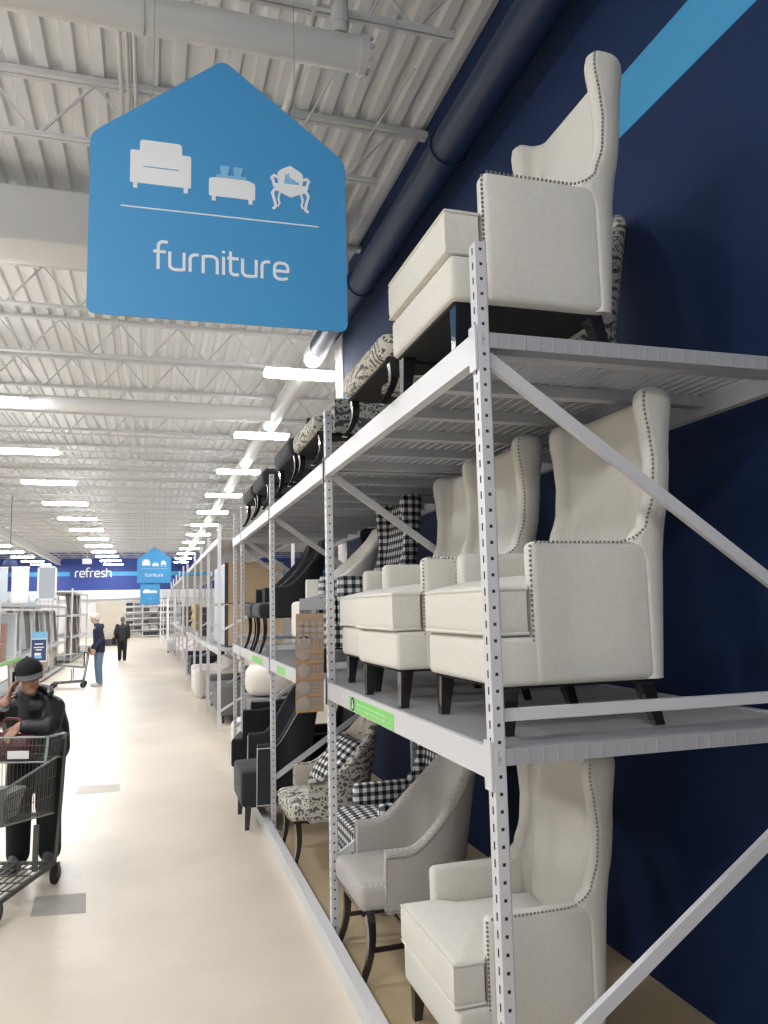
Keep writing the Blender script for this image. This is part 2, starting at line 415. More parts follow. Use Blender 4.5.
def host_chair(label, outer, inner, seatm, loc, rz, nails=True, nail_mat=None, group=None, club=False, arm=.64, top=1.06,
               tuft=False, w=.285, power=2.6, rise=(.16, .84), caster=False, name='host_chair', cat='chair', legm=None, stretch=False, zb=None):
    """slope-armed barrel chair: a wall that follows a U plan and climbs from the arms to the back"""
    t = thing(name, label, cat, loc, rz, group); F = .34; X = lambda u: F-u; legm = legm or LEG
    zb = zb or (.19 if club else .345)
    s = MB(); s.rbox(X(.53), X(0.0), -w+.012, w-.012, zb, .475 if zb > .3 or club else zb+.12, .04 if not club else .03, (0, 0, .018)); seat = s.build('seat', seatm, t, True)
    if club:
        MB().tube([(X(.004), -w+.05, .34), (X(-.002), 0, .34), (X(.004), w-.05, .34)], .006, 6).build('piping', seatm, seat, True)
    # plan path, right arm front -> back -> left arm front
    half = []; uc = .34; ub = .585
    for i in range(8): half.append(V((.13+(uc-.13)*i/8, w)))
    for i in range(13):
        a = i/12*pi/2; half.append(V((uc+(ub-uc)*sin(a)**(2/power), w*max(0, cos(a))**(2/power))))
    full = half+[V((p.x, -p.y)) for p in reversed(half[:-1])]; N = len(full); h = .030
    ln = [0.]
    for a, b in zip(full, full[1:]): ln.append(ln[-1]+(b-a).length)
    tot = ln[-1]; rings = []; edge = []; bott = []; front = {}
    for i, p in enumerate(full):
        tg = (full[min(N-1, i+1)]-full[max(0, i-1)]).normalized(); n = V((-tg.y, tg.x))
        q = 1-abs(ln[i]/tot*2-1)
        tq = max(0., min(1., (q-rise[0])/(rise[1]-rise[0]))); H = arm+(top-arm)*(.55*smooth01(tq)+.45*tq*tq); bk = smooth01((q-.3)/.5)
        def P(off, z): 
            rec = .17*max(0, z-.42)*bk+.012*(z-.45)*(1-bk); o = p+n*off
            return (X(o.x+rec), o.y*(1+.05*max(0, z-.5)), z)
        ring = [P(h, zb+(H-h-zb)*k/9) for k in range(10)]
        ring += [P(h*cos(radians(a)), H-h+h*sin(radians(a))) for a in (30, 60, 90, 120, 150)]
        ring += [P(-h*1.05, zb+(H-h-zb)*k/9) for k in range(9, -1, -1)]
        rings.append(ring)
        edge.append(P(h+.001, H-.035)); bott.append(P(h+.001, zb+.012))
        if i in (0, N-1): front[i] = [P(h-.004, z)[:3] for z in [zb+.02+(H-.05-zb)*k/12 for k in range(13)]]
    b = MB(); n = len(rings[0]); vs = [p for r in rings for p in r]; fo = []; fi = []
    for i in range(N-1):
        for k in range(n-1):
            (fo if k < 14 else fi).append((i*n+k, i*n+k+1, (i+1)*n+k+1, (i+1)*n+k))
    caps = [tuple(range(n)), tuple(range((N-1)*n+n-1, (N-1)*n-1, -1))]
    b.add(vs, fo+caps+fi); b.m = [0]*(len(fo)+2)+[1]*len(fi)
    sh = b.build('back_and_arms', [outer, inner], t, True, 50)
    if tuft:
        m = MB()
        for zz, ys in ((.62, (-.12, 0, .12)), (.74, (-.18, -.06, .06, .18)), (.86, (-.12, 0, .12)), (.97, (-.06, .06))):
            for y in ys:
                a = abs(y)/w; uu = uc+(ub-uc)*(1-a**power)**(1/power)-h
                m.ball((X(uu+.17*(zz-.42)-.004), y, zz), .014, 6)
        m.build('tufting_buttons', inner, sh, True)
    if nails:
        m = MB(); m.nails(edge, .006, .016); m.build('nailhead_trim', nail_mat or NAIL, t, True)
        for i in front: 
            f = [(x+.001, y*1.0, z) for x, y, z in front[i]]; m = MB(); m.nails(f, .006, .016); m.build('nailhead_trim', nail_mat or NAIL, t, True)
        m = MB(); m.nails(bott, .006, .016)
        m.build('nailhead_trim', nail_mat or NAIL, t, True); m = MB()
        if not club: m.nails([(X(-.001), -w+.05+ (2*w-.1)*k/20, zb+.02) for k in range(21)], .0055, .015); m.build('nailhead_trim', nail_mat or NAIL, t, True)
    MB().rbox(X(.55), X(.03), -w+.03, w-.03, zb-.012, zb+.01, .004).build('dust_cover', DUST, t)
    for y in (-w+.04, w-.04):
        if club:
            leg_mb(X(.06), y, zb+.01, .055, .036, .01).build('leg', legm, t); leg_mb(X(.54), y, zb+.01, .05, .034, -.04).build('leg', legm, t)
        else:
            sabre_mb(X(.055), y, zb+.012).build('leg', legm, t)
            if caster:
                l = MB(); l.lathe([(.012, .05), (.017, .06), (.013, .12), (.02, .2), (.016, .26), (.022, zb+.01)], (X(.53), y, 0), 10)
                l = l.build('leg', BROWNLEG, t, True); MB().lathe([(.0, -.009), (.02, -.009), (.022, 0), (.02, .009), (0, .009)], (X(.545), y, .0225), 12, 'y').build('caster', RUB, l, True)
            else:
                leg_mb(X(.53), y, zb+.012, .042, .028, -.08).build('leg', legm, t)
    if stretch:
        m = MB(); m.bar((X(.05), w-.045, .16), (X(.56), w-.045, .16), .014, .022); m.bar((X(.05), -w+.045, .16), (X(.56), -w+.045, .16), .014, .022); m.bar((X(.30), -w+.045, .16), (X(.30), w-.045, .16), .014, .022)
        m.build('stretcher', legm, t)
    return t
def pillow_mb(w, h, t, n=14):
    mb = MB(); rows = []
    for sgn in (1, -1):
        rows = []
        for i in range(n+1):
            r = []
            for j in range(n+1):
                a = -1+2*i/n; b = -1+2*j/n
                e = max(0, (1-a*a)*(1-b*b))**.42; px = 1-.06*(1-b*b)*1; 
                r.append((a*w/2*(1-.05*(1-abs(b))), b*h/2*(1-.05*(1-abs(a))), sgn*t/2*e))
            rows.append(r)
        mb.grid(rows)
    return mb
PI = pi
ZM, ZT = 1.408, 2.701
# centres: facing -x => rotation pi; chair front edge at x_front -> loc.x = x_front + .37 (wing) / .34 (host)
def W(label, fab, xf, y, z, rz=0, **k): return wing_chair(label, fab, (xf+.37, y, z), PI+rz, **k)
def Hc(label, o, i, s, xf, y, z, rz=0, **k): return host_chair(label, o, i, s, (xf+.34, y, z), PI+rz, **k)

W('cream linen wing chair on the top shelf, against the light blue wall stripe', LINEN, .945, 2.66, ZT)
W('cream linen wing chair nearest the rack end on the middle shelf, behind the perforated post', LINEN, 1.072, 2.67, ZM)
W('second cream linen wing chair on the middle shelf, partly behind the nearest one', LINEN, .985, 3.475, ZM).scale = (1, .95, 1)
W('third cream linen wing chair on the middle shelf, beside the gingham one', LINEN, 1.055, 4.118, ZM).scale = (1, .92, 1)
W('cream linen wing chair standing on the floor under the middle shelf nearest the camera', LINEN, 1.115, 3.24, 0)
W('black and white gingham wing chair on the middle shelf behind the cream ones', GING, 1.06, 5.40, ZM, nails=False)
Hc('cream slope-armed chair with pale inner back on the middle shelf past the gingham chair', LINEN2, LINEN2, LINEN2, 1.12, 6.15, ZM, club=True, nails=False, arm=.66, top=1.07)
Hc('charcoal dining chair with curved dark legs on the middle shelf, nearer of two', CHAR, CHAR, CHAR, 1.00, 7.80, ZM, nails=False, top=1.12)
Hc('charcoal dining chair with curved dark legs at the far end of the middle shelf', CHAR, CHAR, CHAR, 1.00, 8.46, ZM, nails=False, top=1.12)
W('dark navy wing chair on the middle shelf between the cream slope-armed and charcoal chairs', NAVYF, 1.40, 7.13, ZM)
Hc('grey herringbone armchair with nailhead trim and curved black legs on the floor', HERR, HERR, HERR, .998, 4.13, 0, top=1.12, stretch=True, w=.285)
W('black and white gingham armchair on the floor behind the grey herringbone chair', GING, 1.20, 5.02, 0, nails=False)
DCH = Hc('damask printed armchair with tufted beige inner back on the floor, gingham pillow on its seat', DAM, BEIGE, DAM, .955, 5.86, 0, tuft=True, caster=True, w=.30)
p = pillow_mb(.44, .40, .16).build('gingham_pillow', GING, None, True)
p.location = (1.36, 5.84, .69); p.rotation_euler = (radians(8), radians(-48), radians(8))
tag(p, 'black and white gingham pillow leaning on the damask armchair', 'pillow')
Hc('charcoal armchair with silver nailheads standing on the floor at the aisle edge', CHAR, CHAR, CHAR, .75, 7.08, 0, club=True, top=1.24, arm=.70, nail_mat=WHITE, rise=(.18, .66), w=.31)
host_chair('black velvet tub chair on the floor past the charcoal armchair', VELV, VELV, VELV, (1.24, 8.72, 0), PI-.25, club=True, nails=False, arm=.78, top=.86, w=.33, power=2.1, name='tub_chair')
wing_chair('black tall wing chair on the floor behind the charcoal armchair', VELV, (1.66, 7.80, 0), PI, nails=False)
# top shelf: low seats seen from below
d0 = Hc('damask printed chair on the top shelf right behind the cream wing chair', DAM, DAM, DAM, .94, 3.46, ZT, nails=False, w=.37, zb=.20, top=.80, arm=.42)
dup(d0, (.94+.34, 4.93, ZT), PI, 'damask printed chair on the top shelf just past the second post', None)
Hc('damask printed chair at the back of the top shelf, showing behind the cream wing chair', DAM, DAM, DAM, 1.60, 3.38, ZT, nails=False, w=.27, top=1.12)
d1 = Hc('charcoal chair on the top shelf just past the damask chairs', CHAR, CHAR, CHAR, .94, 5.79, ZT, nails=False, w=.37, zb=.24, top=.85, arm=.5)
dup(d1, (.94+.34, 7.15, ZT), PI, 'charcoal chair on the top shelf just past the third post', None)
dup(d1, (.94+.34, 7.97, ZT), PI, 'charcoal chair on the top shelf at its far end', None)

# ------------------------------------------------------------------ pallet racks
def holed(mb, o, u, v, W_, H_, pitch, hu0, hu1, hh):
    o = V(o); u = V(u); v = V(v); n = int(H_/pitch)
    for i in range(n):
        z0 = i*pitch; a = z0+(pitch-hh)/2; b = a+hh; z1 = z0+pitch
        for (x0, x1, y0, y1) in ((0, W_, z0, a), (0, W_, b, z1), (0, hu0, a, b), (hu1, W_, a, b)):
            mb.add([o+u*x0+v*y0, o+u*x1+v*y0, o+u*x1+v*y1, o+u*x0+v*y1], [(0, 1, 2, 3)])
def post_mesh(H_=3.0):
    """slotted upright: holed skin outside, near-black core just behind as the shade inside, holes cut through the skin; footprint .038 x .05, front at x=0, far edge y=0"""
    mb = MB(); w, d = .05, .038
    holed(mb, (0, -w, 0), (0, 1, 0), (0, 0, 1), w, H_, .05, .019, .029, .024)
    holed(mb, (0, -w, 0), (1, 0, 0), (0, 0, 1), d, H_, .05, .0135, .0235, .010)
    holed(mb, (0, 0, 0), (1, 0, 0), (0, 0, 1), d, H_, .05, .0135, .0235, .010)
    mb.box(d-.003, d, -w, 0, 0, H_)
    mb.add([(0, -w, H_), (d, -w, H_), (d, 0, H_), (0, 0, H_)], [(0, 1, 2, 3)])
    mb.cur = 1; mb.box(.004, d-.004, -w+.004, -.004, .002, H_-.004)  # near-black core: shade inside the hollow post put into colour
    return mb
def mesh_part(name, me, parent, loc=(0, 0, 0), rz=0):
    o = bpy.data.objects.new(name, me); COL.objects.link(o); o.parent = parent; o.location = loc; o.rotation_euler = (0, 0, rz); return o
def brace_frame(parent, x0, x1, y, H_=3.0, mats=PAINT):
    """one ladder frame: horizontals and diagonals between front and rear post"""
    for (za, zb) in ((.43, 1.20), (2.62, 1.78)):
        MB().bar((x0, y, za), (x1, y, zb), .022, .042).build('brace', mats, parent)
    for z in (.30, 1.50):
        MB().bar((x0, y, z), (x1, y, z-.0), .024, .036).build('crossbar', mats, parent)
def deck_mesh(x0, x1, y0, y1, z, rim):
    mb = MB(); n = int((y1-y0)/.021)
    for i in range(n+1):
        y = y0+(y1-y0)*i/n; mb.bar((x0, y, z-.003), (x1, y, z-.003), .0055)
    m = int((x1-x0)/.05)
    for i in range(m+1):
        x = x0+(x1-x0)*i/m; mb.bar((x, y0, z-.0085), (x, y1, z-.0085), .0055)
    if rim:
        mb.box(x0, x1, y0-.004, y0-.001, z-.05, z)
        for i in range(m+1):
            x = x0+(x1-x0)*i/m; mb.bar((x, y0-.0045, z-.006), (x, y0-.0045, z-.046), .003)
    return mb
XR, DEP = .988, 1.28
RY = [2.237+2.245*i for i in range(4)]+[9.78]
rack = thing('pallet_rack', 'tall grey slotted steel shelving rack holding the upholstered chairs beside the navy wall', 'shelving rack', (0, 0, 0))
PM = post_mesh().build('post', [PAINT, HOLE], rack); PM.location = (XR, RY[0], 0); pm = PM.data
for i, y in enumerate(RY):
    if i: mesh_part('post', pm, rack, (XR, y, 0))
    mesh_part('post', pm, rack, (XR+DEP, y-.05, 0), pi)
    brace_frame(rack, XR+.036, XR+DEP-.036, y-.025)
    for x in (XR+.019, XR+DEP-.019): MB().box(x-.045, x+.045, y-.075, y+.025, 0, .006).build('foot_plate', PAINT, rack)
for i in range(4):
    y0, y1 = RY[i], RY[i+1]-.05
    for z in (ZM, ZT):
        b = MB(); b.box(XR-.006, XR+.034, y0+.002, y1-.002, z-.094, z-.018); b.box(XR-.006, XR+.012, y0+.002, y1-.002, z-.018, z); b.build('front_beam', PAINT, rack)
        MB().box(XR+DEP-.034, XR+DEP+.006, y0+.002, y1-.002, z-.094, z).build('rear_beam', PAINT, rack)
        for y, s in ((y0, -1), (y1, 1)):
            MB().box(XR-.010, XR-.002, *sorted((y+s*.046, y-s*.004)), z-.125, z+.02).build('beam_connector', PAINT, rack)
        e = .0 if i else .045
        deck_mesh(XR+.014, XR+DEP-.01, y0-e, y1+.04, z-.003, i == 0).build('wire_deck', PAINT2, rack)
        s = MB(); n = 6
        for k in range(n):
            y = y0+.03+(y1-y0-.06)*k/(n-1)
            s.bar((XR+.036, y, z-.035), (XR+DEP-.036, y, z-.035), .05, .045)
        s.build('deck_support', PAINT2, rack)
    MB().box(XR-.062, XR-.004, y0-.05, y1, 0, .095).build('base_beam', PAINT, rack)
# stickers on the middle beam
def sticker(y0, y1, z0, z1, big):
    s = MB().box(XR-.0075, XR-.006, y0, y1, z0, z1).build('shelf_sticker', GREEN, rack); s['label'] = 'light green sticker on the shelf beam'
    if big:
        c = MB(); c.lathe([(0, -.001), (.034, -.001), (.034, .001), (0, .001)], (XR-.0082, y1-.075, (z0+z1)/2), 20, 'x'); c.build('badge', HOLE, s)
        f = MB(); f.prism([(-.012, -.022), (.004, -.024), (.016, -.014), (.006, -.002), (.010, .014), (-.002, .024), (-.008, .006), (-.016, .0)], (XR-.0095, y1-.075, (z0+z1)/2), (0, 1, 0), (0, 0, 1), -.0006, .0006)
        f.build('emblem', WHITE, s)
        l = MB(); y = y1-.16
        for k, w in enumerate((.07, .04, .09, .05, .08, .06)):
            l.box(XR-.0082, XR-.0078, y-w, y, (z0+z1)/2+.006, (z0+z1)/2+.012); 
            l.box(XR-.0082, XR-.0078, y-w*.8, y, (z0+z1)/2-.014, (z0+z1)/2-.009); y -= w+.018
        l.build('faint_lettering', mat('pale_green_print', (.42, .75, .36), .5), s)
sticker(3.17, 3.93, ZM-.09, ZM-.022, True); sticker(5.9, 6.3, ZM-.085, ZM-.025, False); sticker(7.15, 7.9, ZM-.085, ZM-.025, False)

# clip strip with furniture pads, hung at the second post
cs = thing('clip_strip', 'grey header plate and strip hanging at the second post with packs of furniture pads', 'clip strip', (.868, 4.405, .028))
MB().box(-.05, .10, .0, .003, 1.795, 1.86).build('header_plate', PAINT2, cs)
MB().box(.02, .045, .0035, .006, 1.24, 1.82).build('strip', PAINT2, cs)
def padcard(z0, z1, yo, label, rows):
    t = thing('felt_pad_pack', label, 'furniture pads', (.868, 4.405-yo, z0+.028), 0, 'packs of felt furniture pads')
    h = z1-z0; MB().box(-.08, .08, -.004, 0, 0, h).build('card', KRAFT, t)
    f = MB()
    def disc(x, z, r): f.lathe([(0, -.012), (r*.96, -.012), (r, -.011), (r, -.004), (0, -.004)], (x, 0, z), 16, 'y')
    if rows == 'tall':
        for i in range(4): disc(-.057+.038*i, h-.055, .016)
        for i in range(4): disc(-.057+.038*i, h-.09, .018)
        for i in range(4): disc(-.057+.038*i, h-.125, .015)
        zc = .06
    else: zc = h/2+.004
    disc(-.034, zc, .038)
    for i in range(3):
        for j in range(3): f.box(.018+.019*i, .031+.019*i, -.010, -.004, zc-.026+.02*j, zc-.013+.02*j)
    f.build('felt_pads', FELT, t, True)
    MB().box(-.078, .078, -.0062, -.004, .004, .012).build('lower_band', mat('card_tan_band', (.45, .27, .14), .8), t)
    return t
padcard(1.555, 1.775, .035, 'tall brown card of round grey felt pads, topmost on the hanging strip', 'tall')
padcard(1.495, 1.60, .028, 'small card of felt pads just under the tall topmost one', 's')
padcard(1.405, 1.50, .021, 'small card of felt pads in the middle of the hanging strip', 's')
padcard(1.312, 1.405, .014, 'shiny wrapped card of felt pads, second from the bottom of the hanging strip', 's')
padcard(1.225, 1.315, .007, 'small card of felt pads at the bottom of the hanging strip', 's')

# ------------------------------------------------------------------ setting
def floor_mat(name, c0, c1, rough):
    m, nt, b = newmat(name); b.inputs['Roughness'].default_value = rough
    tc = nt.nodes.new('ShaderNodeTexCoord')
    n = nt.nodes.new('ShaderNodeTexNoise'); n.inputs['Scale'].default_value = .7; n.inputs['Detail'].default_value = 6; n.inputs['Roughness'].default_value = .62
    L(nt, tc.outputs['Object'], n.inputs['Vector'])
    cr = nt.nodes.new('ShaderNodeValToRGB'); cr.color_ramp.elements[0].position = .32; cr.color_ramp.elements[1].position = .62
    cr.color_ramp.elements[0].color = (*c0, 1); cr.color_ramp.elements[1].color = (*c1, 1); L(nt, n.outputs['Fac'], cr.inputs[0])
    n2 = nt.nodes.new('ShaderNodeTexNoise'); n2.inputs['Scale'].default_value = 5.; n2.inputs['Detail'].default_value = 5; L(nt, tc.outputs['Object'], n2.inputs['Vector'])
    sm = mathn(nt, 'MULTIPLY', mathn(nt, 'GREATER_THAN', n2.outputs['Fac'], .70), .10)
    mx = nt.nodes.new('ShaderNodeMix'); mx.data_type = 'RGBA'; mx.inputs['B'].default_value = (.25, .22, .18, 1)
    L(nt, cr.outputs[0], mx.inputs['A']); L(nt, sm, mx.inputs['Factor']); L(nt, mx.outputs['Result'], b.inputs['Base Color'])
    return m
FLOOR = floor_mat('cream_sealed_concrete', (.59, .515, .42), (.69, .61, .505), .38)
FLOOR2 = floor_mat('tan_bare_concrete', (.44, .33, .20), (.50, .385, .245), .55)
CEILM = mat('grey_white_deck_paint', (.70, .71, .71), .6, var=.04, vscale=2)
JOIST = mat('joist_grey_paint', (.58, .59, .59), .5)
NAVYW = mat('navy_wall_paint', (.008, .026, .092), .75, var=.12, vscale=1.5, bump=.15, bscale=12, spec=.3)
STRIPE = mat('light_blue_wall_stripe', (.06, .36, .68), .5)
WALLW = mat('white_wall_paint', (.66, .66, .65), .6)
Xw = 2.383
struct(MB().box(-30, XR-.004, -4, 60, -.1, 0).build('floor', FLOOR))
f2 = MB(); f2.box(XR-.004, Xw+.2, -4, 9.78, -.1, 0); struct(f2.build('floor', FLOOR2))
struct(MB().box(XR-.004, 14, 9.78, 60, -.1, 0).build('floor', FLOOR))
w = MB().box(Xw, Xw+.2, -4, 9.9, 0, 6.2).build('wall_right', NAVYW); struct(w)
struct(MB().box(Xw-.003, Xw-.0005, -4, 9.9, 4.30, 4.625).build('trim_1', STRIPE))
struct(MB().box(Xw, 14, 9.9, 10.0, 0, 6.2).build('wall_side', WALLW))
struct(MB().box(Xw-.012, Xw, 9.55, 9.9, 0, 6.2).build('trim_2', WALLW))
struct(MB().box(14, 14.2, 9.9, 60.2, 0, 6.2).build('wall_far_right', WALLW))
struct(MB().box(-30.2, -30, -4, 60.2, 0, 6.2).build('wall_left', WALLW))
fw_ = MB(); fw_.box(-30, 14, 60, 60.2, 3.38, 6.2); struct(fw_.build('wall_back', mat('navy_wall_lit_copy', (.03, .06, .28), .6)))  # far wall's brightness and haze put into a lighter copy of the navy
struct(MB().box(-30, 14, 60, 60.2, 0, 2.75).build('wall_back', WALLW))
struct(MB().box(-30, 14, 59.8, 60.2, 2.75, 3.38).build('trim_3', WHITEB))
for k, (a, b_) in enumerate(((-30, -5.55), (-2.95, 14))):
    struct(MB().box(a, b_, 59.985, 59.999, 4.42, 4.72).build('trim_%d' % (4+k), STRIPE))
# corrugated roof deck
c = MB(); prof = []; x = -30.; P_ = .21
while x < 14: prof += [(x, 6.20), (x+.085, 6.20), (x+.105, 6.15), (x+.19, 6.15)]; x += P_
c.grid([[(a, y, z) for a, z in prof] for y in (-4, 60.2)])
c.grid([[(a, y, 6.25) for a in (-30, 14.2)] for y in (-4, 60.2)])
struct(c.build('ceiling', CEILM))
# open-web joists
def joist():
    j = MB(); x0, x1 = -24., 14.
    for y in (-.03, .03):
        j.bar((x0, y, 6.115), (x1, y, 6.115), .045, .045)
        j.bar((x0, y*.8, 5.60), (x1, y*.8, 5.60), .03, .03)
    x = x0; s = 0
    while x < x1-.5:
        j.bar((x, 0, 6.10 if s == 0 else 5.60), (x+.42, 0, 5.60 if s == 0 else 6.10), .018); x += .42; s ^= 1
    return j
J1 = joist().build('roof_beam', JOIST); struct(J1)
jm2 = MB()
for y in (-.03, .03):
    jm2.bar((-24, y, 6.115), (Xw, y, 6.115), .045, .045); jm2.bar((-24, y*.8, 5.60), (1.9, y*.8, 5.60), .03, .03)
x = -24.; s = 0
while x < 1.9: jm2.bar((x, 0, 6.10 if s == 0 else 5.60), (min(x+.42, Xw), 0, 5.60 if s == 0 else 6.10), .018); x += .42; s ^= 1
J2 = jm2.build('roof_beam', JOIST); struct(J2)
ys = [6.26+1.85*k for k in range(-4, 29)]
first1 = first2 = True
for y in ys:
    if 7.4 < y < 8.5: y = 8.62
    near = y < 9.9
    base = J2 if near else J1
    if (near and first2) or (not near and first1): o = base
    else: o = base.copy(); COL.objects.link(o)
    if near: first2 = False
    else: first1 = False
    o.location = (0, y, 0)
# big girders along the aisle, carrying the joists
for gx in (-6.2, -14.5):
    g_ = MB(); g_.box(gx-.09, gx+.09, -4, 60, 5.54, 5.58); g_.box(gx-.09, gx+.09, -4, 60, 5.20, 5.24); g_.box(gx-.02, gx+.02, -4, 60, 5.24, 5.54); struct(g_.build('roof_girder_beam', JOIST))

# ------------------------------------------------------------------ ducts and pipes
def pipe(name, label, pts, r, m, cat='pipe', rings=(), n=20):
    o = MB().tube(pts, r, n).build(name, m, None, True)
    tag(o, label, cat)
    for p, d in rings:
        p = V(p); d = V(d); MB().tube([p-d*.025, p+d*.025], r*1.12, n).build('coupling', m, o, True)
    return o
pp = pipe('navy_pipe', 'thick navy painted pipe running along the top of the navy wall', [(2.15, -2, 5.32), (2.15, 9.9, 5.32)], .14, NAVYP, rings=[((2.15, y, 5.32), (0, 1, 0)) for y in (2.6, 5.2, 7.8)])
pipe('white_pipe', 'long white pipe carrying on from the navy pipe down the hall', [(2.15, 9.92, 5.32), (2.15, 59, 5.32)], .14, PIPEW)
o = pipe('round_pipe', 'grey white round pipe crossing overhead above the large furniture sign, capped end', [(-12, 4.36, 5.30), (1.27, 4.36, 5.30)], .105, PIPEW, rings=[((1.24, 4.36, 5.30), (1, 0, 0)), ((-.1, 4.36, 5.3), (1, 0, 0))])
for k in range(8):
    a = k*pi/4; MB().ball((1.285, 4.36+.10*cos(a), 5.30+.10*sin(a)), .016, 5).build('flange_bolt', PIPEW, o, True)
pipe('riser_pipe', 'short white riser pipe joining the crossing round pipe from the roof deck', [(1.10, 4.36, 5.41), (1.10, 4.36, 6.14)], .055, PIPEW, rings=[((1.10, 4.36, 5.50), (0, 0, 1))])
pipe('round_duct', 'long white round duct crossing the hall behind the nearest ceiling light', [(-14, 13.3, 5.22), (1.98, 13.3, 5.22)], .125, DUCTW, cat='duct')
for k, x in enumerate((-.265, -.215, -.16)):
    pipe('conduit', ('left', 'middle', 'right')[k]+' of three thin white conduits above the large furniture sign', [(x, 4.5, 5.92), (x, 7.65, 5.92)], .017, PIPEW, cat='conduit', n=8)
pipe('sprinkler_pipe', 'slim white pipe slanting down behind the right hook of the large furniture sign', [(.95, 2.5, 5.62), (.95, 5.6, 5.62)], .035, PIPEW, rings=[((.95, 5.5, 5.62), (0, 1, 0))])
d = MB(); d.rbox(-14, 2.0, 7.7, 8.3, 5.38, 5.93, .02)
tag(d.build('flat_duct', DUCTW, None, True), 'wide flat rectangular white duct crossing behind the large furniture sign', 'duct')
for k, (x, y) in enumerate(((1.55, 4.42), (1.98, 5.4))):
    o = pipe('tie_rod', ('thin diagonal tie rod under the roof deck beside the capped round pipe', 'thin diagonal tie rod under the roof deck right of the large furniture sign')[k], [(x, y, 6.1), (x-.5, y+1.6, 5.6)], .008, JOIST, cat='rod', n=6)

# ------------------------------------------------------------------ ceiling lights
LGT = emit('led_diffuser', (.985, .99, 1.), 47.)
def light(label, x, y, z=5.1, w=1.05, group=None):
    t = thing('ceiling_light', label, 'ceiling light', (x, y, z), 0, group)
    MB().rbox(-w/2, w/2, -.17, .17, .05, .075, .01).build('housing', WHITEB, t, True)
    MB().rbox(-w/2+.02, w/2-.02, -.165, .165, 0, .06, .02).build('diffuser', LGT, t, True)
    m = MB()
    for s in (-1, 1): m.tube([(s*w*.4, 0, .08), (s*w*.4, 0, 1.0)], .004, 6)
    m.build('hanger', PIPEW, t)
    return t
ORD = ['nearest', 'second', 'third', 'fourth', 'fifth', 'sixth', 'seventh', 'eighth', 'ninth', 'tenth', 'eleventh', 'twelfth', 'thirteenth']
l0 = None
for row, (x, y0, w, words) in enumerate(((2.02, 10.6, 1.05, 'row over the shelving racks'), (-2.5, 12.95, 1.3, 'row left of the small far sign'), (-7.2, 12.95, 1.3, 'row farthest to the left'))):
    base = None
    for k in range(12):
        lab = 'glowing strip ceiling light, %s in the %s' % (ORD[k], words)
        if base is None: base = light(lab, x, y0, 5.1, w, 'ceiling lights of the '+words)
        else: dup(base, (x, y0+4.08*k, 5.1), 0, lab, base['group'])
    if row:
        for y in (y0-4.08, y0-8.16, y0-12.24): dup(base, (x, y, 5.1), 0, 'ceiling light over the near aisle outside the picture', 'lights over the near aisle')
for x, y in ((-1.2, -2.2),): dup(base, (x, y, 5.1), 0, 'ceiling light over the near aisle outside the picture', 'lights over the near aisle')

# ------------------------------------------------------------------ hanging signs, lettering as strokes
def arc(cx, cy, rx, ry, a0, a1, n=7): return [(cx+rx*cos(radians(a0+(a1-a0)*i/n)), cy+ry*sin(radians(a0+(a1-a0)*i/n))) for i in range(n+1)]
GLY = {
 'f': ([[(.56, 1.60)]+arc(.36, 1.33, .28, .28, 90, 180)+[(.08, 0)], [(-.14, 1), (.46, 1)]], .72),
 'u': ([[(0, 1), (0, .3)]+arc(.28, .28, .28, .28, 180, 270)+[(.5, 0), (.8, .04)], [(.8, 1), (.8, .04)]], 1.14),
 'r': ([[(0, 0), (0, .7)]+arc(.28, .7, .28, .3, 180, 90)+[(.44, 1)]], .74),
 'n': ([[(0, 0), (0, .94), (.3, 1)]+arc(.5, .7, .3, .3, 90, 0)+[(.8, 0)]], 1.16),
 'i': ([[(0, 0), (0, 1)], [(0, 1.33), (0, 1.36)]], .40),
 't': ([[(0, 1.38), (0, .28)]+arc(.26, .26, .26, .26, 180, 270)+[(.44, .03)], [(-.14, 1), (.42, 1)]], .70),
 'e': ([[(.02, .50), (.78, .50)], [(.80, .50), (.80, .68)]+arc(.48, .68, .32, .32, 0, 90)+arc(.32, .68, .32, .32, 90, 180)+[(0, .32)]+arc(.32, .32, .32, .32, 180, 270)+[(.5, 0), (.74, .06)]], 1.08),
 's': ([[(.60, .95), (.30, 1)]+arc(.28, .76, .24, .24, 90, 200)+[(.2, .56), (.42, .46)]+arc(.36, .24, .24, .24, 40, -90)+[(.02, .05)]], .90),
 'h': ([[(0, 1.5), (0, 0)], [(0, .85), (.3, 1)]+arc(.5, .7, .3, .3, 90, 0)+[(.8, 0)]], 1.14)}
def lettering(mb, text, o, ux, uy, xh, w, d0, d1):
    x = 0.
    for ch in text:
        st, adv = GLY[ch]
        for q, s in enumerate(st): mb.ribbon([((x+px)*xh, py*xh) for px, py in s], w, o, ux, uy, d0, d1+.0003*q)
        x += adv
    return x*xh
def textlen(t): return sum(GLY[c][1] for c in t)
def rnd(poly, r, n=5):
    out = []
    for i, p in enumerate(poly):
        p = V(p); a = V(poly[i-1]); b = V(poly[(i+1) % len(poly)]); ra = (a-p).normalized(); rb = (b-p).normalized()
        q0 = p+ra*r; q1 = p+rb*r
        for k in range(n+1):
            t = k/n; out.append(tuple(q0*(1-t)**2+p*2*t*(1-t)+q1*t*t))
    return out
LIGHTB = mat('sign_light_blue_print', (.22, .50, .76), .5)
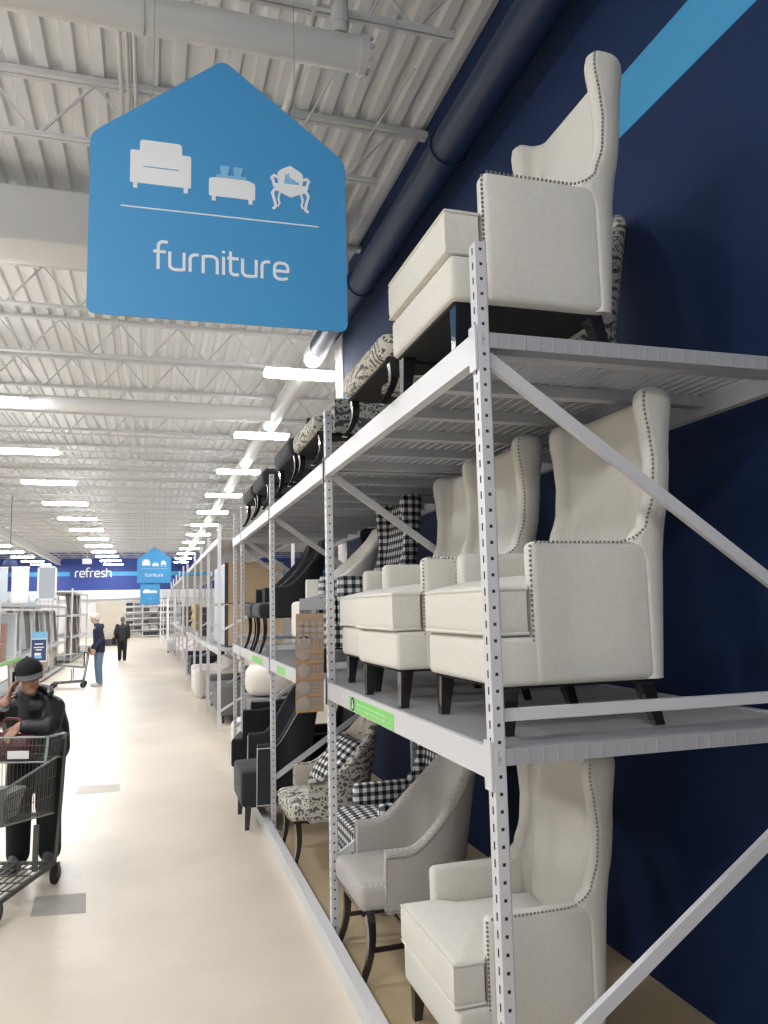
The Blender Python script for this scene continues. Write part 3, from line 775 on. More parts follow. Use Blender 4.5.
def shapes(mb_w, bb, o, ux, uz, S, d0, d1):
    """sofa, bench with cups, carved armchair; coordinates in board widths (board spans -.5...5)"""
    W = lambda poly: mb_w.prism([(x*S, z*S) for x, z in poly], o, ux, uz, d0, d1)
    B = lambda poly: mb_b.prism([(x*S, z*S) for x, z in poly], o, ux, uz, d1, d1+.0015)
    def R(x0, x1, z0, z1, r): return rnd([(x0, z0), (x1, z0), (x1, z1), (x0, z1)], r)
    cnt = [0]
    DX, DZ = -.016, .026
    def W(poly): cnt[0] += 1; mb_w.prism([((x+DX)*S, (z+DZ)*S) for x, z in poly], o, ux, uz, d0, d1+.00025*cnt[0])
    def B(poly, k): bb[k].prism([((x+DX)*S, (z+DZ)*S) for x, z in poly], o, ux, uz, d1+.0034, d1+.0044)
    def N(pts, w): cnt[0] += 1; mb_w.ribbon([((a+DX)*S, (z+DZ)*S) for a, z in pts], w*S, o, ux, uz, d0, d1+.00025*cnt[0])
    # sofa chair
    W(R(-.337, -.29, .513, .645, .010)); W(R(-.155, -.108, .513, .645, .010)); W(R(-.302, -.143, .58, .690, .016)); W(R(-.337, -.108, .510, .578, .006))
    W(R(-.325, -.309, .488, .512, .004)); W(R(-.136, -.120, .488, .512, .004))
    B(R(-.285, -.16, .5785, .5805, .0008), 0)
    # bench with two cups on a tray
    W(rnd([(-.039, .492), (.143, .492), (.143, .560), (.115, .572), (.05, .576), (-.01, .572), (-.039, .566)], .008))
    W(R(-.028, -.012, .473, .495, .003)); W(R(.116, .132, .473, .495, .003))
    B(R(-.012, .108, .572, .584, .003), 1)
    for x in (.008, .06): B(rnd([(x, .583), (x+.026, .583), (x+.036, .622), (x-.006, .622)], .004), 2+(x > .03))
    # carved armchair
    W(rnd([(.236, .565), (.335, .565), (.338, .625), (.322, .640), (.285, .660), (.248, .640), (.233, .625)], .008))
    W(rnd([(.222, .545), (.350, .545), (.352, .578), (.22, .578)], .008)); W(rnd([(.225, .55), (.286, .522), (.347, .55), (.347, .57), (.225, .57)], .004))
    for s in (-1, 1):
        cx = .286
        N([(cx+s*a, z) for a, z in ((.045, .600), (.066, .610), (.076, .600), (.070, .588), (.066, .565))], .011)
        N([(cx+s*a, z) for a, z in ((.060, .558), (.074, .535), (.064, .500), (.060, .478), (.070, .468))], .011)
        N([(cx+s*a, z) for a, z in ((.042, .545), (.050, .515), (.045, .492), (.050, .482))], .008)
    B(rnd([(.258, .583), (.264, .606), (.262, .624), (.270, .615), (.278, .626), (.283, .606), (.30, .598), (.322, .586), (.318, .580), (.262, .580)], .002), 4)
def house_sign(label, c, wd, small=False, group=None):
    """house shaped board facing the camera end of the aisle; c = centre of the bottom edge; local board plane x-z, front -y"""
    t = thing('hanging_sign', label, 'hanging sign', c, 0, group)
    S = wd; poly = rnd([(-.5*S, 0), (.5*S, 0), (.5*S, .735*S), (.0*S, 1.108*S), (-.5*S, .718*S)], .035*S)
    MB().prism(poly, (0, .006, 0), (1, 0, 0), (0, 0, 1), 0, .012).build('board', SIGNB, t)
    w_ = MB(); b_ = [MB() for k in range(5)]; o = (0, -.0062, 0); ux, uz = (1, 0, 0), (0, 0, 1)
    shapes(w_, b_, o, ux, uz, S, 0, .002)
    w_.build('furniture_icons', WHITE, t); [q.build(nm, LIGHTB, t) for q, nm in zip(b_, ('seat_line_print', 'tray_print', 'cup_print', 'cup_print', 'cat_print'))]
    l = MB(); l.box(-.385*S, .385*S, -.0085, -.006, .434*S, .439*S); l.build('divider_line', WHITE, t)
    l = MB(); xh = .0672*S; lettering(l, 'furniture', (-.25*S, -.0062, .198*S), ux, uz, xh, .0118*S, 0, .002)
    l.build('lettering', WHITE, t)
    for x in (-.27, .29):
        zt = (.735+.37*(1-abs(x)/.5))*S-.04*S
        h = MB(); h.tube([(x*S+.012*cos(a), 0, zt+.04*S+.012*sin(a)) for a in [2*pi*k/10 for k in range(10)]], .0022, 6, closed=True)
        h.build('hook', STEEL, t, True)
        MB().tube([(x*S, 0, zt+.04*S+.012), (x*S, 0, 6.16-c[2])], .0022 if not small else .005, 6).build('cable', STEEL, t)
    return t
s1 = house_sign('large blue house-shaped furniture sign hanging nearest the camera', (.3125, 3.6, 3.184), 1.212)
s1.rotation_euler = (0, 0, radians(-1.2))
s2 = house_sign('small far blue house-shaped furniture sign hanging down the aisle', (.13, 28.5, 2.80), 1.15, True)
t = thing('hanging_sign', 'small square blue sign hanging under the far house-shaped sign', 'hanging sign', (0, 28.5, 2.05))
MB().prism(rnd([(-.33, 0), (.33, 0), (.33, .70), (-.33, .70)], .02), (0, .006, 0), (1, 0, 0), (0, 0, 1), 0, .012).build('board', SIGNB, t)
m = MB(); o = (0, -.0062, 0)
m.prism(rnd([(-.24, .40), (.24, .40), (.24, .47), (.14, .50), (.02, .48), (-.05, .53), (-.17, .53), (-.24, .47)], .02), o, (1, 0, 0), (0, 0, 1), 0, .002); m.build('sofa_icon', WHITE, t)
m = MB(); m.box(-.07, .07, -.0082, -.006, .19, .215); m.build('faint_lettering', LIGHTB, t)
m = MB(); m.tube([(-.25, 0, .69), (-.25, 0, .76)], .004, 6); m.tube([(.25, 0, .69), (.25, 0, .76)], .004, 6); m.build('hanger', STEEL, t)
# wall lettering
l = MB(); lettering(l, 'refresh', (-5.16, 59.998, 4.36), (1, 0, 0), (0, 0, 1), .40, .085, 0, .02)
o = l.build('wall_lettering', WHITE); tag(o, 'white lower-case refresh lettering on the blue far wall', 'wall lettering')

# ------------------------------------------------------------------ shopping carts (local +x forward, y left, z up)
def seg(mb, pts, r, n=8): return mb.tube(pts, r, n)
def cart(label, loc, rz):
    t = thing('shopping_cart', label, 'shopping cart', loc, rz); w = .26
    fr = MB()
    for s in (-1, 1):
        seg(fr, [(-.11, s*w, .975), (-.07, s*w, .62), (-.01, s*w, .22), (.02, s*w, .14)], .013)
        fr.bar((.02, s*w, .145), (.70, s*w*.86, .118), .02, .03); fr.bar((.27, s*w*.95, .17), (.262, s*w*.95, .46), .03, .022)
        fr.bar((.70, s*w*.86, .118), (.70, s*w*.86, .15), .03)
    fr.bar((.02, -w, .145), (.02, w, .145), .02); fr.bar((.70, -w*.86, .118), (.70, w*.86, .118), .02)
    fr.build('frame', CARTG, t, True)
    rk = MB()
    for k in range(9):
        y = -.2+.05*k; rk.bar((.02, y, .15), (.70, y*.86, .124), .007)
    for x in (.14, .27, .40, .54): rk.bar((x, -w*.95, .143), (x, w*.95, .143), .007)
    rk.build('lower_rack', CARTG, t)
    h = MB(); seg(h, [(-.08, -w, .96), (-.11, -w, .98), (-.125, -w+.03, .985), (-.125, w-.03, .985), (-.11, w, .98), (-.08, w, .96)], .014, 10); h.build('handle', CARTL, t, True)
    def basket(name, top, bot, mt, rail, rr=.008, gap=.026):
        """top / bot: rear and front corner (x, z) and half widths"""
        (x0, z0, w0), (x1, z1, w1) = top; (a0, c0, v0), (a1, c1, v1) = bot
        b = MB(); nS = int((x1-x0)/gap); nF = int(2*w1/gap)
        for s in (-1, 1):
            for i in range(nS+1):
                f = i/nS; b.bar((x0+(x1-x0)*f, s*(w0+(w1-w0)*f), z0+(z1-z0)*f), (a0+(a1-a0)*f, s*(v0+(v1-v0)*f), c0+(c1-c0)*f), .0038)
            for k in (1/3, 2/3):
                b.bar((x0+(a0-x0)*k, s*(w0+(v0-w0)*k), z0+(c0-z0)*k), (x1+(a1-x1)*k, s*(w1+(v1-w1)*k), z1+(c1-z1)*k), .005)
        for i in range(nF+1):
            f = -1+2*i/nF; b.bar((x1, f*w1, z1), (a1, f*v1, c1), .0038); b.bar((x0, f*w0, z0), (a0, f*v0, c0), .0038); b.bar((a0, f*v0, c0), (a1, f*v1, c1), .0038)
        for i in range(6):
            f = i/5; b.bar((a0+(a1-a0)*f, -(v0+(v1-v0)*f), c0+(c1-c0)*f), (a0+(a1-a0)*f, (v0+(v1-v0)*f), c0+(c1-c0)*f), .005)
        for k in (1/3, 2/3): b.bar((x1+(a1-x1)*k, -(w1+(v1-w1)*k), z1+(c1-z1)*k), (x1+(a1-x1)*k, w1+(v1-w1)*k, z1+(c1-z1)*k), .005)
        bo = b.build(name, mt, t)
        r = MB(); r.tube([(x0, -w0, z0), (x1-.02, -w1, z1), (x1, -w1+.02, z1), (x1, w1-.02, z1), (x1-.02, w1, z1), (x0, w0, z0)], rr, 8)
        r.tube([(a0, -v0, c0), (a1, -v1, c1), (a1, v1, c1), (a0, v0, c0)], rr*.8, 6, closed=True)
        for s in (-1, 1): r.bar((x1, s*w1, z1), (a1, s*v1, c1), .018, .012)
        r.build('rim', rail, bo, True)
        return bo
    basket('upper_basket', ((-.10, .985, .25), (.135, 1.0, .25)), ((-.085, .83, .24), (.15, .838, .24)), CARTG, CARTL)
    basket('lower_basket', ((.0, .845, .25), (.665, .773, .235)), ((.0, .468, .235), (.65, .556, .225)), CARTG, CARTL)
    p = MB(); p.box(.656, .664, -.235, .235, .555, .60); p.box(.660, .672, -.24, -.20, .555, .775); p.box(.660, .672, .20, .24, .555, .775); p.build('front_bumper', CARTG, t)
    c = MB(); c.rbox(.156, .161, -.02, .13, .862, .915, .002); c.build('label_plate', WHITEB, t)
    for x, y, z in ((0.0, -w, 0), (0.0, w, 0), (.69, -w*.86, 0), (.69, w*.86, 0)):
        k = MB(); k.lathe([(.012, -.016), (.055, -.016), (.066, -.010), (.068, 0), (.066, .010), (.055, .016), (.012, .016)], (x, y, .068), 20, 'y'); wl = k.build('wheel', RUB, t, True)
        f = MB(); f.box(x-.012, x+.012, y-.026, y-.020, .06, .14); f.box(x-.012, x+.012, y+.020, y+.026, .06, .14); f.box(x-.014, x+.014, y-.026, y+.026, .132, .142); f.lathe([(0, -.018), (.02, -.018), (.02, .018), (0, .018)], (x, y, .068), 10, 'y'); f.build('fork', CARTG, wl)
    return t
# near cart: right side (seen from the front) along the line measured on the floor
dv = V((-.326, -.945, 0)); lt = V((.945, -.326, 0))      # cart forward, and the side that faces right in the picture
cy_ = math.atan2(dv.y, dv.x)
CO = V((-.597, 5.987, 0))-lt*.26
C1 = cart('grey wire shopping cart in the left foreground under the leaning person', tuple(CO), cy_)
def cartpt(a, b, z): return CO+dv*a+V((-dv.y, dv.x, 0))*b+V((0, 0, z))
hb = MB(); hb.rbox(-.16, .16, -.07, .07, 0, .15, .05, (0, .02, .02)); o = hb.build('handbag', REDBAG, None, True)
hd = MB(); hd.tube([(-.10, .0, .14), (-.09, 0, .23), (-.04, 0, .27), (.04, 0, .27), (.09, 0, .23), (.10, 0, .14)], .011, 8); hd.build('handle', REDBAG, o, True)
o.location = cartpt(.03, -.06, .842); o.rotation_euler = (0, 0, cy_+pi/2)
tag(o, 'dark red handbag in the upper tray of the near shopping cart', 'handbag')
bb = MB(); P0 = [(-.11, -.10), (.11, -.10), (.11, .10), (-.11, .10)]; P1 = [(-.14, -.13), (.14, -.13), (.14, .13), (-.14, .13)]
bb.loft([[(x, y, 0) for x, y in rnd(P0, .03)], [(x, y, .15) for x, y in rnd(P1, .03)], [(x*1.05, y*1.05, .155) for x, y in rnd(P1, .03)], [(x*1.05, y*1.05, .17) for x, y in rnd(P1, .03)], [(x*.96, y*.96, .17) for x, y in rnd(P1, .03)], [(x*.78, y*.78, .02) for x, y in rnd(P1, .03)]])
o = bb.build('storage_bin', GREYBOX, None, True); o.location = cartpt(.38, .03, .535); o.rotation_euler = (0, 0, cy_); tag(o, 'light grey plastic bin lying in the lower basket of the near cart', 'bin')
cart('grey wire shopping cart in front of the white-haired man in the distance', (-1.55, 20.95, 0), pi)

# ------------------------------------------------------------------ people: tapered limbs fused into one surface
def capsule(mb, p0, r0, p1, r1, n=14):
    p0 = V(p0); p1 = V(p1); d = p1-p0; l = d.length
    if l < 1e-6: mb.ball(p0, r0, 10); return
    d /= l; ref = V((0, 0, 1)) if abs(d.z) < .9 else V((1, 0, 0)); a = d.cross(ref).normalized(); b = d.cross(a); rings = []
    for k in range(1, 6): t = -pi/2+k*pi/10; rings.append((p0+d*r0*sin(t), r0*cos(t)))
    for k in range(0, 5): t = k*pi/10; rings.append((p1+d*r1*sin(t), r1*cos(t)))
    mb.loft([[c+(a*cos(2*pi*k/n)+b*sin(2*pi*k/n))*r for k in range(n)] for c, r in rings])
def ell(mb, c, rx, ry, rz, ax, n=14):
    """ellipsoid with axes ax (3 unit vectors)"""
    c = V(c); rings = []
    for i in range(1, n):
        t = pi*i/n
        rings.append([c+ax[0]*(rx*sin(t)*cos(2*pi*k/(n+4)))+ax[1]*(ry*sin(t)*sin(2*pi*k/(n+4)))-ax[2]*(rz*cos(t)) for k in range(n+4)])
    mb.loft(rings)
def fused(mb, name, m, parent, voxel, smooth=4):
    o = mb.build(name, m, parent, True)
    r = o.modifiers.new('fuse', 'REMESH'); r.mode = 'VOXEL'; r.voxel_size = voxel; r.use_smooth_shade = True
    if smooth: s = o.modifiers.new('soft', 'SMOOTH'); s.factor = .5; s.iterations = smooth
    return o
def chain(mb, pts, rs):
    for (a, ra), (b, rb) in zip(zip(pts, rs), list(zip(pts, rs))[1:]): capsule(mb, a, ra, b, rb)
def frame_axes(fw, upv):
    f = V(fw).normalized(); u = V(upv); l = u.cross(f).normalized(); u = f.cross(l).normalized(); return f, l, u   # forward, left, up
def head(mb, c, f, l, u, s=1.):
    ax = (f, l, u); c = V(c)
    ell(mb, c+u*.03*s-f*.005*s, .098*s, .077*s, .095*s, ax); ell(mb, c-u*.045*s+f*.022*s, .068*s, .058*s, .075*s, ax)
    ell(mb, c+f*.075*s-u*.092*s, .022*s, .028*s, .02*s, ax)
    capsule(mb, c+f*.088*s+u*.012*s, .010*s, c+f*.112*s-u*.028*s, .014*s)          # nose
    for k in (-1, 1):
        ell(mb, c+l*k*.078*s-f*.008*s-u*.008*s, .016*s, .012*s, .031*s, ax); ell(mb, c+l*k*.04*s+f*.072*s-u*.02*s, .022*s, .022*s, .02*s, ax)
        ell(mb, c+l*k*.012*s+f*.106*s-u*.030*s, .009*s, .009*s, .008*s, ax)
    ell(mb, c+f*.083*s+u*.032*s, .016*s, .055*s, .012*s, ax)
def face_parts(c, f, l, u, parent, s=1.):
    m = MB()
    for k in (-1, 1): ell(m, V(c)+l*k*.033*s+f*.084*s+u*.008*s, .012*s, .013*s, .008*s, (f, l, u), 8)
    m.build('eyes', EYEM, parent, True)
    m = MB(); ell(m, V(c)+f*.091*s-u*.062*s, .010*s, .024*s, .006*s, (f, l, u), 8); m.build('lips', LIPS, parent, True)
def hand(mb, wrist, d, palmn, side, curl=.5, s=1.):
    """palm + five fingers; d = wrist-to-knuckle direction, palmn = way the palm faces, side = +1 thumb on d x palmn"""
    d = V(d).normalized(); n = V(palmn); n = (n-d*n.dot(d)).normalized(); t = d.cross(n)*side; w = V(wrist)
    ax = (d, t, n); ell(mb, w+d*.048*s, .056*s, .041*s, .017*s, ax, 12); capsule(mb, w-d*.02*s, .025*s, w+d*.02*s, .027*s)
    for k, (o, ln) in enumerate(((.030, .070), (.010, .079), (-.011, .073), (-.030, .057))):
        p = w+d*.088*s+t*o*s; dd = (d+t*o*2.2).normalized(); q = p; pts = [w+d*.05*s+t*o*.9*s, p]
        for j, fr in enumerate((.45, .32, .23)):
            a = curl*(j+.6); q = q+(dd*cos(a)+n*sin(a))*ln*fr*s; pts.append(q)
        chain(mb, pts, [.012*s, .0105*s, .0095*s, .0085*s, .0072*s])
    b = w+d*.022*s+t*.030*s; td = (d*.62+t*.75+n*.25).normalized(); m1 = b+td*.042*s; m2 = m1+(td*.8+d*.4+n*.2).normalized()*.032*s
    chain(mb, [w+d*.01*s+t*.012*s, b, m1, m2], [.016*s, .014*s, .0115*s, .009*s])

# -- person leaning on the near cart, on the phone
def near_person():
    O = V((-.79, 6.47, 0)); F = V((-.22, -.975, 0)).normalized(); R = V((-F.y, F.x, 0))   # R points right in the picture
    P = lambda r, f, z: O+R*r+F*f+V((0, 0, z))
    t = thing('person', 'person in black cap and puffer jacket leaning on the near cart, phoning', 'person', tuple(O))
    inv = -O
    def T(mb): mb.v = [tuple(V(p)+inv) for p in mb.v]; return mb
    hc = P(.045, .33, 1.392); hf, hl, hu = frame_axes(F+R*.42+V((0, 0, -.14)), V((0, 0, 1))-R*.12+F*.1)
    b = MB(); head(b, hc, hf, hl, hu, .98)
    neck = P(.0, .22, 1.235)
    chain(b, [P(0, 0, .92), P(0, .08, 1.08), P(-.01, .2, 1.18), neck, hc-hu*.05-hf*.02], [.13, .12, .11, .06, .055])
    Ls, Le, Lw = P(.175, .22, 1.165), P(.215, .37, 1.045), P(.02, .44, 1.055)       # arm at the right of the picture
    Rs, Re, Rw = P(-.19, .22, 1.165), P(-.30, .40, 1.06), P(-.06, .46, 1.235)
    chain(b, [neck, Ls, Le, Lw], [.06, .055, .042, .03]); chain(b, [neck, Rs, Re, Rw], [.06, .055, .042, .03])
    hand(b, Lw, F*.35-R*.45+V((0, 0, -.55)), V((0, 0, -1))-F*.2-R*.3, -1, .42, .98)
    cheek = hc+hl*(-.095)+hf*.03-hu*.015 if (hl.dot(R) > 0) else hc+hl*.095+hf*.03-hu*.015
    hd_ = (cheek-Rw)+V((0, 0, .02)); inward = R*.9+hf*(-.2)
    hand(b, Rw, hd_.normalized(), inward, 1, .28, .98)
    for s, f0, dx in ((-1, .07, 0), (1, .0, 0)):
        chain(b, [P(s*.085, .0, .88), P(s*.10, .06, .49), P(s*.09, f0-.02, .09)], [.085, .058, .042])
    body = fused(T(b), 'body', SKIN, t, .0055, 3)
    face_parts(hc-O, hf, hl, hu, body, .98)
    j = MB()
    tor = [P(0, -.02, .84), P(0, .03, .98), P(-.005, .11, 1.09), P(-.015, .2, 1.17)]
    for dx, k in ((-.10, .95), (-.05, 1), (.05, 1), (.10, .95), (0, 1.02)): chain(j, [p+R*dx for p in tor], [.135*k, .14*k, .14*k, .115*k])
    capsule(j, Ls-R*.03, .09, Rs+R*.03, .09); capsule(j, P(-.02, .16, 1.235), .085, P(-.03, .2, 1.25), .075)
    for A_, B_, C_, e in ((Ls, Le, Lw, .84), (Rs, Re, Rw, .84)):
        for q0, q1, r0, r1, n in ((A_, B_, .092, .074, 4), (B_, B_.lerp(C_, e), .070, .046, 6)):
            capsule(j, q0, r0*.82, q1, r1*.82)
            for k in range(n+1): f = (k+.5)/(n+1); c = q0.lerp(q1, f); rr = r0+(r1-r0)*f; j.ball(c, rr, 12)
    jk = fused(T(j), 'jacket', JACK, t, .008, 2)
    hd2 = MB(); pts = [hc-O+hu*(-.135)-F*.03+R*(.115*cos(a))-F*(.09*sin(a))+V((0, 0, .03*sin(a))) for a in [pi*k/12-.1 for k in range(14)]]
    chain(hd2, pts, [.022+.016*sin(pi*i/(len(pts)-1)) for i in range(len(pts))]); fused(hd2, 'hood', JACK, jk, .010, 3)
    k = MB(); q = neck-O; chain(k, [q+F*.045+V((0, 0, .01)), q+F*.045+V((0, 0, -.15))], [.062, .055]); fused(k, 'inner_top', HOODIE, t, .010, 3)
    tr = MB()
    for s, f0 in ((-1, .07), (1, .0)):
        chain(tr, [P(s*.09, -.01, .90), P(s*.105, .05, .50), P(s*.10, f0-.02, .10)], [.125, .092, .082])
    capsule(tr, P(-.07, -.02, .90), .13, P(.07, -.02, .90), .13); fused(T(tr), 'trousers', BLKT, t, .012, 3)
    for s, f0 in ((-1, .07), (1, .0)):
        sh = MB(); a = P(s*.10, f0-.05, .045); c = P(s*.125, f0+.15, .035)
        capsule(sh, a, .044, c, .040); ell(sh, a.lerp(c, .3)+V((0, 0, .035)), .075, .045, .05, (F, R, V((0, 0, 1))))
        sh.v = [(x, y, max(z, .002)) for x, y, z in sh.v]; fused(T(sh), 'shoe', SHOEG, t, .007, 2)
    cp = MB(); c = hc-O
    ell(cp, c+hu*.040-hf*.006, .112, .094, .098, (hf, hl, hu), 16); cp.v = [tuple(V(p)+hu*max(0, .028-(V(p)-c).dot(hu))) for p in cp.v]
    cp.ball(c+hu*.139-hf*.006, .010, 6)
    co_ = cp.build('cap', CAPM, t, True)
    bm = MB(); top = []; bot = []
    for i in range(7):
        fr = i/6; row = []; row2 = []
        for k in range(13):
            a = -1.25+2.5*k/12; base = c+hf*(.098*cos(a))+hl*(.090*sin(a))+hu*.030
            tip = base+hf*(.105*max(0, cos(a*.9)))*fr-hu*(.016*fr+.008*(a*.6)**2*fr); row.append(tip); row2.append(tip-hu*.005)
        top.append(row); bot.append(row2)
    bm.grid(top); bm.grid(bot); bm.grid([top[-1], bot[-1]]); bm.grid([[r[0] for r in top], [r[0] for r in bot]]); bm.grid([[r[-1] for r in top], [r[-1] for r in bot]])
    bm.build('brim', BRIM, co_, True)
    ph = MB(); pc = cheek-O+(R*(-1))*.012; f, l, u = frame_axes(inward, hu-hf*.35)
    ph.prism(rnd([(-.034, -.07), (.034, -.07), (.034, .07), (-.034, .07)], .01), pc, l, u, -.004, .004)
    po = ph.build('phone', HOLE, None); po.location = O; tag(po, 'dark mobile phone held to the ear of the person at the near cart', 'phone')
    wb = MB(); wb.tube([Rw-O+(Re-Rw).normalized()*.035+v_ for v_ in [(V((0, 0, 1)).cross((Re-Rw).normalized()).normalized()*cos(a)+(Re-Rw).normalized().cross(V((0, 0, 1)).cross((Re-Rw).normalized()).normalized())*sin(a))*.046 for a in [2*pi*k/14 for k in range(14)]]], .014, 8, closed=True)
    wb.build('cuff', mat('grey_knit_cuff', (.32, .32, .33), .9), jk, True)
near_person()

def standing(label, O, F, H, jacket, trousers, shoe, hair, skin, look=(0, 0, 0), bend=0., hood=False, armf=0., bag=False):
    O = V(O); F = V(F).normalized(); Lf = V((-F.y, F.x, 0)); k = H/1.75
    P = lambda l, f, z: (Lf*l+F*f)*k+V((0, 0, z*k))
    t = thing('person', label, 'person', tuple(O)); b = MB()
    hc = P(0, .05+bend, 1.625); hf, hl, hu = frame_axes(F+V(look), V((0, 0, 1))+F*(-look[2])*.5)
    head(b, hc, hf, hl, hu, k); chain(b, [P(0, 0, .95), P(0, .01, 1.2), P(0, .015+bend*.5, 1.40), P(0, .02+bend*.8, 1.50), hc-hu*.05*k], [.11*k, .10*k, .09*k, .056*k, .055*k])
    arms = []
    for s in (-1, 1):
        S_, E_, W_ = P(s*.19, .0+bend*.4, 1.40), P(s*.25, -.03+armf*.3, 1.12), P(s*.245, .08+armf, .90); arms.append((S_, E_, W_))
        chain(b, [P(0, .01, 1.42), S_, E_, W_], [.06*k, .052*k, .040*k, .028*k]); hand(b, W_, V((0, 0, -1))+F*.25, -Lf*s, -s, .35, k)
        chain(b, [P(s*.085, 0, .90), P(s*.09, .015, .48), P(s*.09, -.02, .08)], [.085*k, .056*k, .04*k])
    body = fused(b, 'body', skin, t, .010, 3); face_parts(hc, hf, hl, hu, body, k)
    j = MB()
    for dx in (-.085, .085, 0): chain(j, [P(dx, 0, .86), P(dx*1.05, .01, 1.1), P(dx*1.1, .01+bend*.4, 1.32)], [.125*k, .130*k, .115*k])
    capsule(j, P(-.15, .01+bend*.4, 1.385), .075*k, P(.15, .01+bend*.4, 1.385), .075*k); capsule(j, P(0, .01+bend*.6, 1.42), .085*k, P(0, .02+bend*.7, 1.47), .07*k)
    for S_, E_, W_ in arms: chain(j, [S_, E_, E_.lerp(W_, .88)], [.082*k, .066*k, .050*k])
    if hood: ell(j, P(0, -.075+bend*.4, 1.43), .06*k, .12*k, .075*k, (F, Lf, V((0, 0, 1))))
    fused(j, 'jacket', jacket, t, .014, 3)
    tr = MB()
    for s in (-1, 1): chain(tr, [P(s*.088, 0, .90), P(s*.095, .015, .48), P(s*.092, -.015, .09)], [.115*k, .086*k, .072*k])
    capsule(tr, P(-.06, 0, .90), .118*k, P(.06, 0, .90), .118*k); fused(tr, 'trousers', trousers, t, .014, 3)
    for s in (-1, 1):
        sh = MB(); capsule(sh, P(s*.095, -.05, .045), .045*k, P(s*.11, .15, .035), .040*k); ell(sh, P(s*.098, .01, .07), .07, .045, .05, (F, Lf, V((0, 0, 1))))
        sh.v = [(x, y, max(z, .002)) for x, y, z in sh.v]; fused(sh, 'shoe', shoe, t, .010, 2)
    hr = MB(); ell(hr, hc+hu*.045*k-hf*.022*k, .104*k, .088*k, .092*k, (hf, hl, hu)); ell(hr, hc-hf*.05*k-hu*.01*k, .066*k, .08*k, .085*k, (hf, hl, hu)); fused(hr, 'hair', hair, t, .010, 2)
    if bag: pass
    return t
standing('white-haired man in navy hooded jacket and blue jeans looking down beside a cart', (-1.20, 20.93, 0), (-1, -.18, 0), 1.80, JNAVY, DENIM, SHOEW, HAIRW, SKIN2, (0, 0, -.45), .07, True, .06)
standing('person with grey-brown hair in black jacket and trousers walking away down the aisle', (-.97, 30.9, 0), (.05, 1, 0), 1.63, JACK, BLKT, RUB, HAIRG, SKIN2)
o = MB(); o.rbox(-.05, .05, -.15, .15, 0, .26, .04); o = o.build('handbag', BLKT, None, True); o.location = (-1.27, 30.85, .62)
MB().tube([(0, -.10, .24), (0, -.06, .5), (.03, .0, .56), (0, .06, .5), (0, .10, .24)], .010, 6).build('strap', BLKT, o, True)
tag(o, 'black shoulder bag at the side of the person walking away', 'handbag')

# floor patches
for lab, q in (('dark grey square patch on the floor beside the near cart wheel', [(-.676, 5.416), (-.353, 5.363), (-.379, 5.729), (-.694, 5.77)]), ('pale grey square patch on the floor behind the near cart', [(-.703, 8.721), (-.271, 8.728), (-.283, 9.072), (-.693, 9.15)])):
    c = V((sum(p[0] for p in q)/4, sum(p[1] for p in q)/4)); m = MB()
    m.prism([(x-c.x, y-c.y) for x, y in q], (0, 0, .0), (1, 0, 0), (0, 1, 0), 0, .0015)
    o = m.build('floor_patch', mat('grey_patch', (.36, .335, .30) if 'dark' in lab else (.49, .45, .39), .6, var=.1)); o.location = (c.x, c.y, 0); tag(o, lab, 'floor patch')

# ------------------------------------------------------------------ shelving and goods farther down the hall
def simple_rack(label, x0, x1, ys, zs, H, m=PAINT, post=.05, braces=True):
    t = thing('shelving_rack', label, 'shelving rack', ((x0+x1)/2, (ys[0]+ys[-1])/2, 0)); O = V(t.location)
    def B(name, a, b, mm=m): MB().box(a[0]-O.x, b[0]-O.x, a[1]-O.y, b[1]-O.y, a[2], b[2]).build(name, mm, t)
    for y in ys:
        for x in (x0, x1-post): B('post', (x, y-post, 0), (x+post, y, H))
        if braces:
            for za, zb in ((.3, .95), (1.5, 2.1)):
                if zb < H: MB().bar((x0+post-O.x, y-post/2-O.y, za), (x1-post-O.x, y-post/2-O.y, zb), .03).build('brace', m, t)
    for a, b in zip(ys, ys[1:]):
        for z in zs:
            for x in (x0+.005, x1-post+.005): B('beam', (x, a+.002, z-.08), (x+.04, b-post-.002, z))
            s = MB(); n = 8
            s.box(x0+.047-O.x, x1-.047-O.x, a+.004-O.y, b-post-.004-O.y, z-.03, z-.015); s.build('shelf', PAINT2, t)
    return t
simple_rack('grey open rack with boxed goods, first rack past the chair rack', 1.0, 2.2, [12.3, 14.65, 16.8, 19.2, 23.1], [1.22, 2.95], 3.15)
simple_rack('grey open rack farther down the right side, behind the boxed goods', 1.0, 2.2, [26, 29.5, 33, 37, 41], [1.25, 2.95], 3.25)
def put(o, label, cat, loc=None, rz=0., group=None):
    if loc: o.location = loc; o.rotation_euler = (0, 0, rz)
    return tag(o, label, cat, group)
# long wrapped cartons
for z, lab in ((1.225, 'lower of two long cardboard boxes on the rack past the chairs'), (1.93, 'upper of two long cardboard boxes on the rack past the chairs')):
    t = thing('cardboard_box', lab, 'box', (1.62, 14.35, z), 0, 'long furniture boxes'); h = .68
    MB().rbox(-.38, .55, -1.2, 1.2, 0, h, .012).build('carton', CBOX, t, True)
    MB().box(-.42, -.38, -1.16, 1.16, .01, h-.01).build('wrapped_front', FILM, t)
    MB().box(-.43, -.375, -1.2, -1.14, .005, h-.005).build('edge_strip', CBOXD, t)
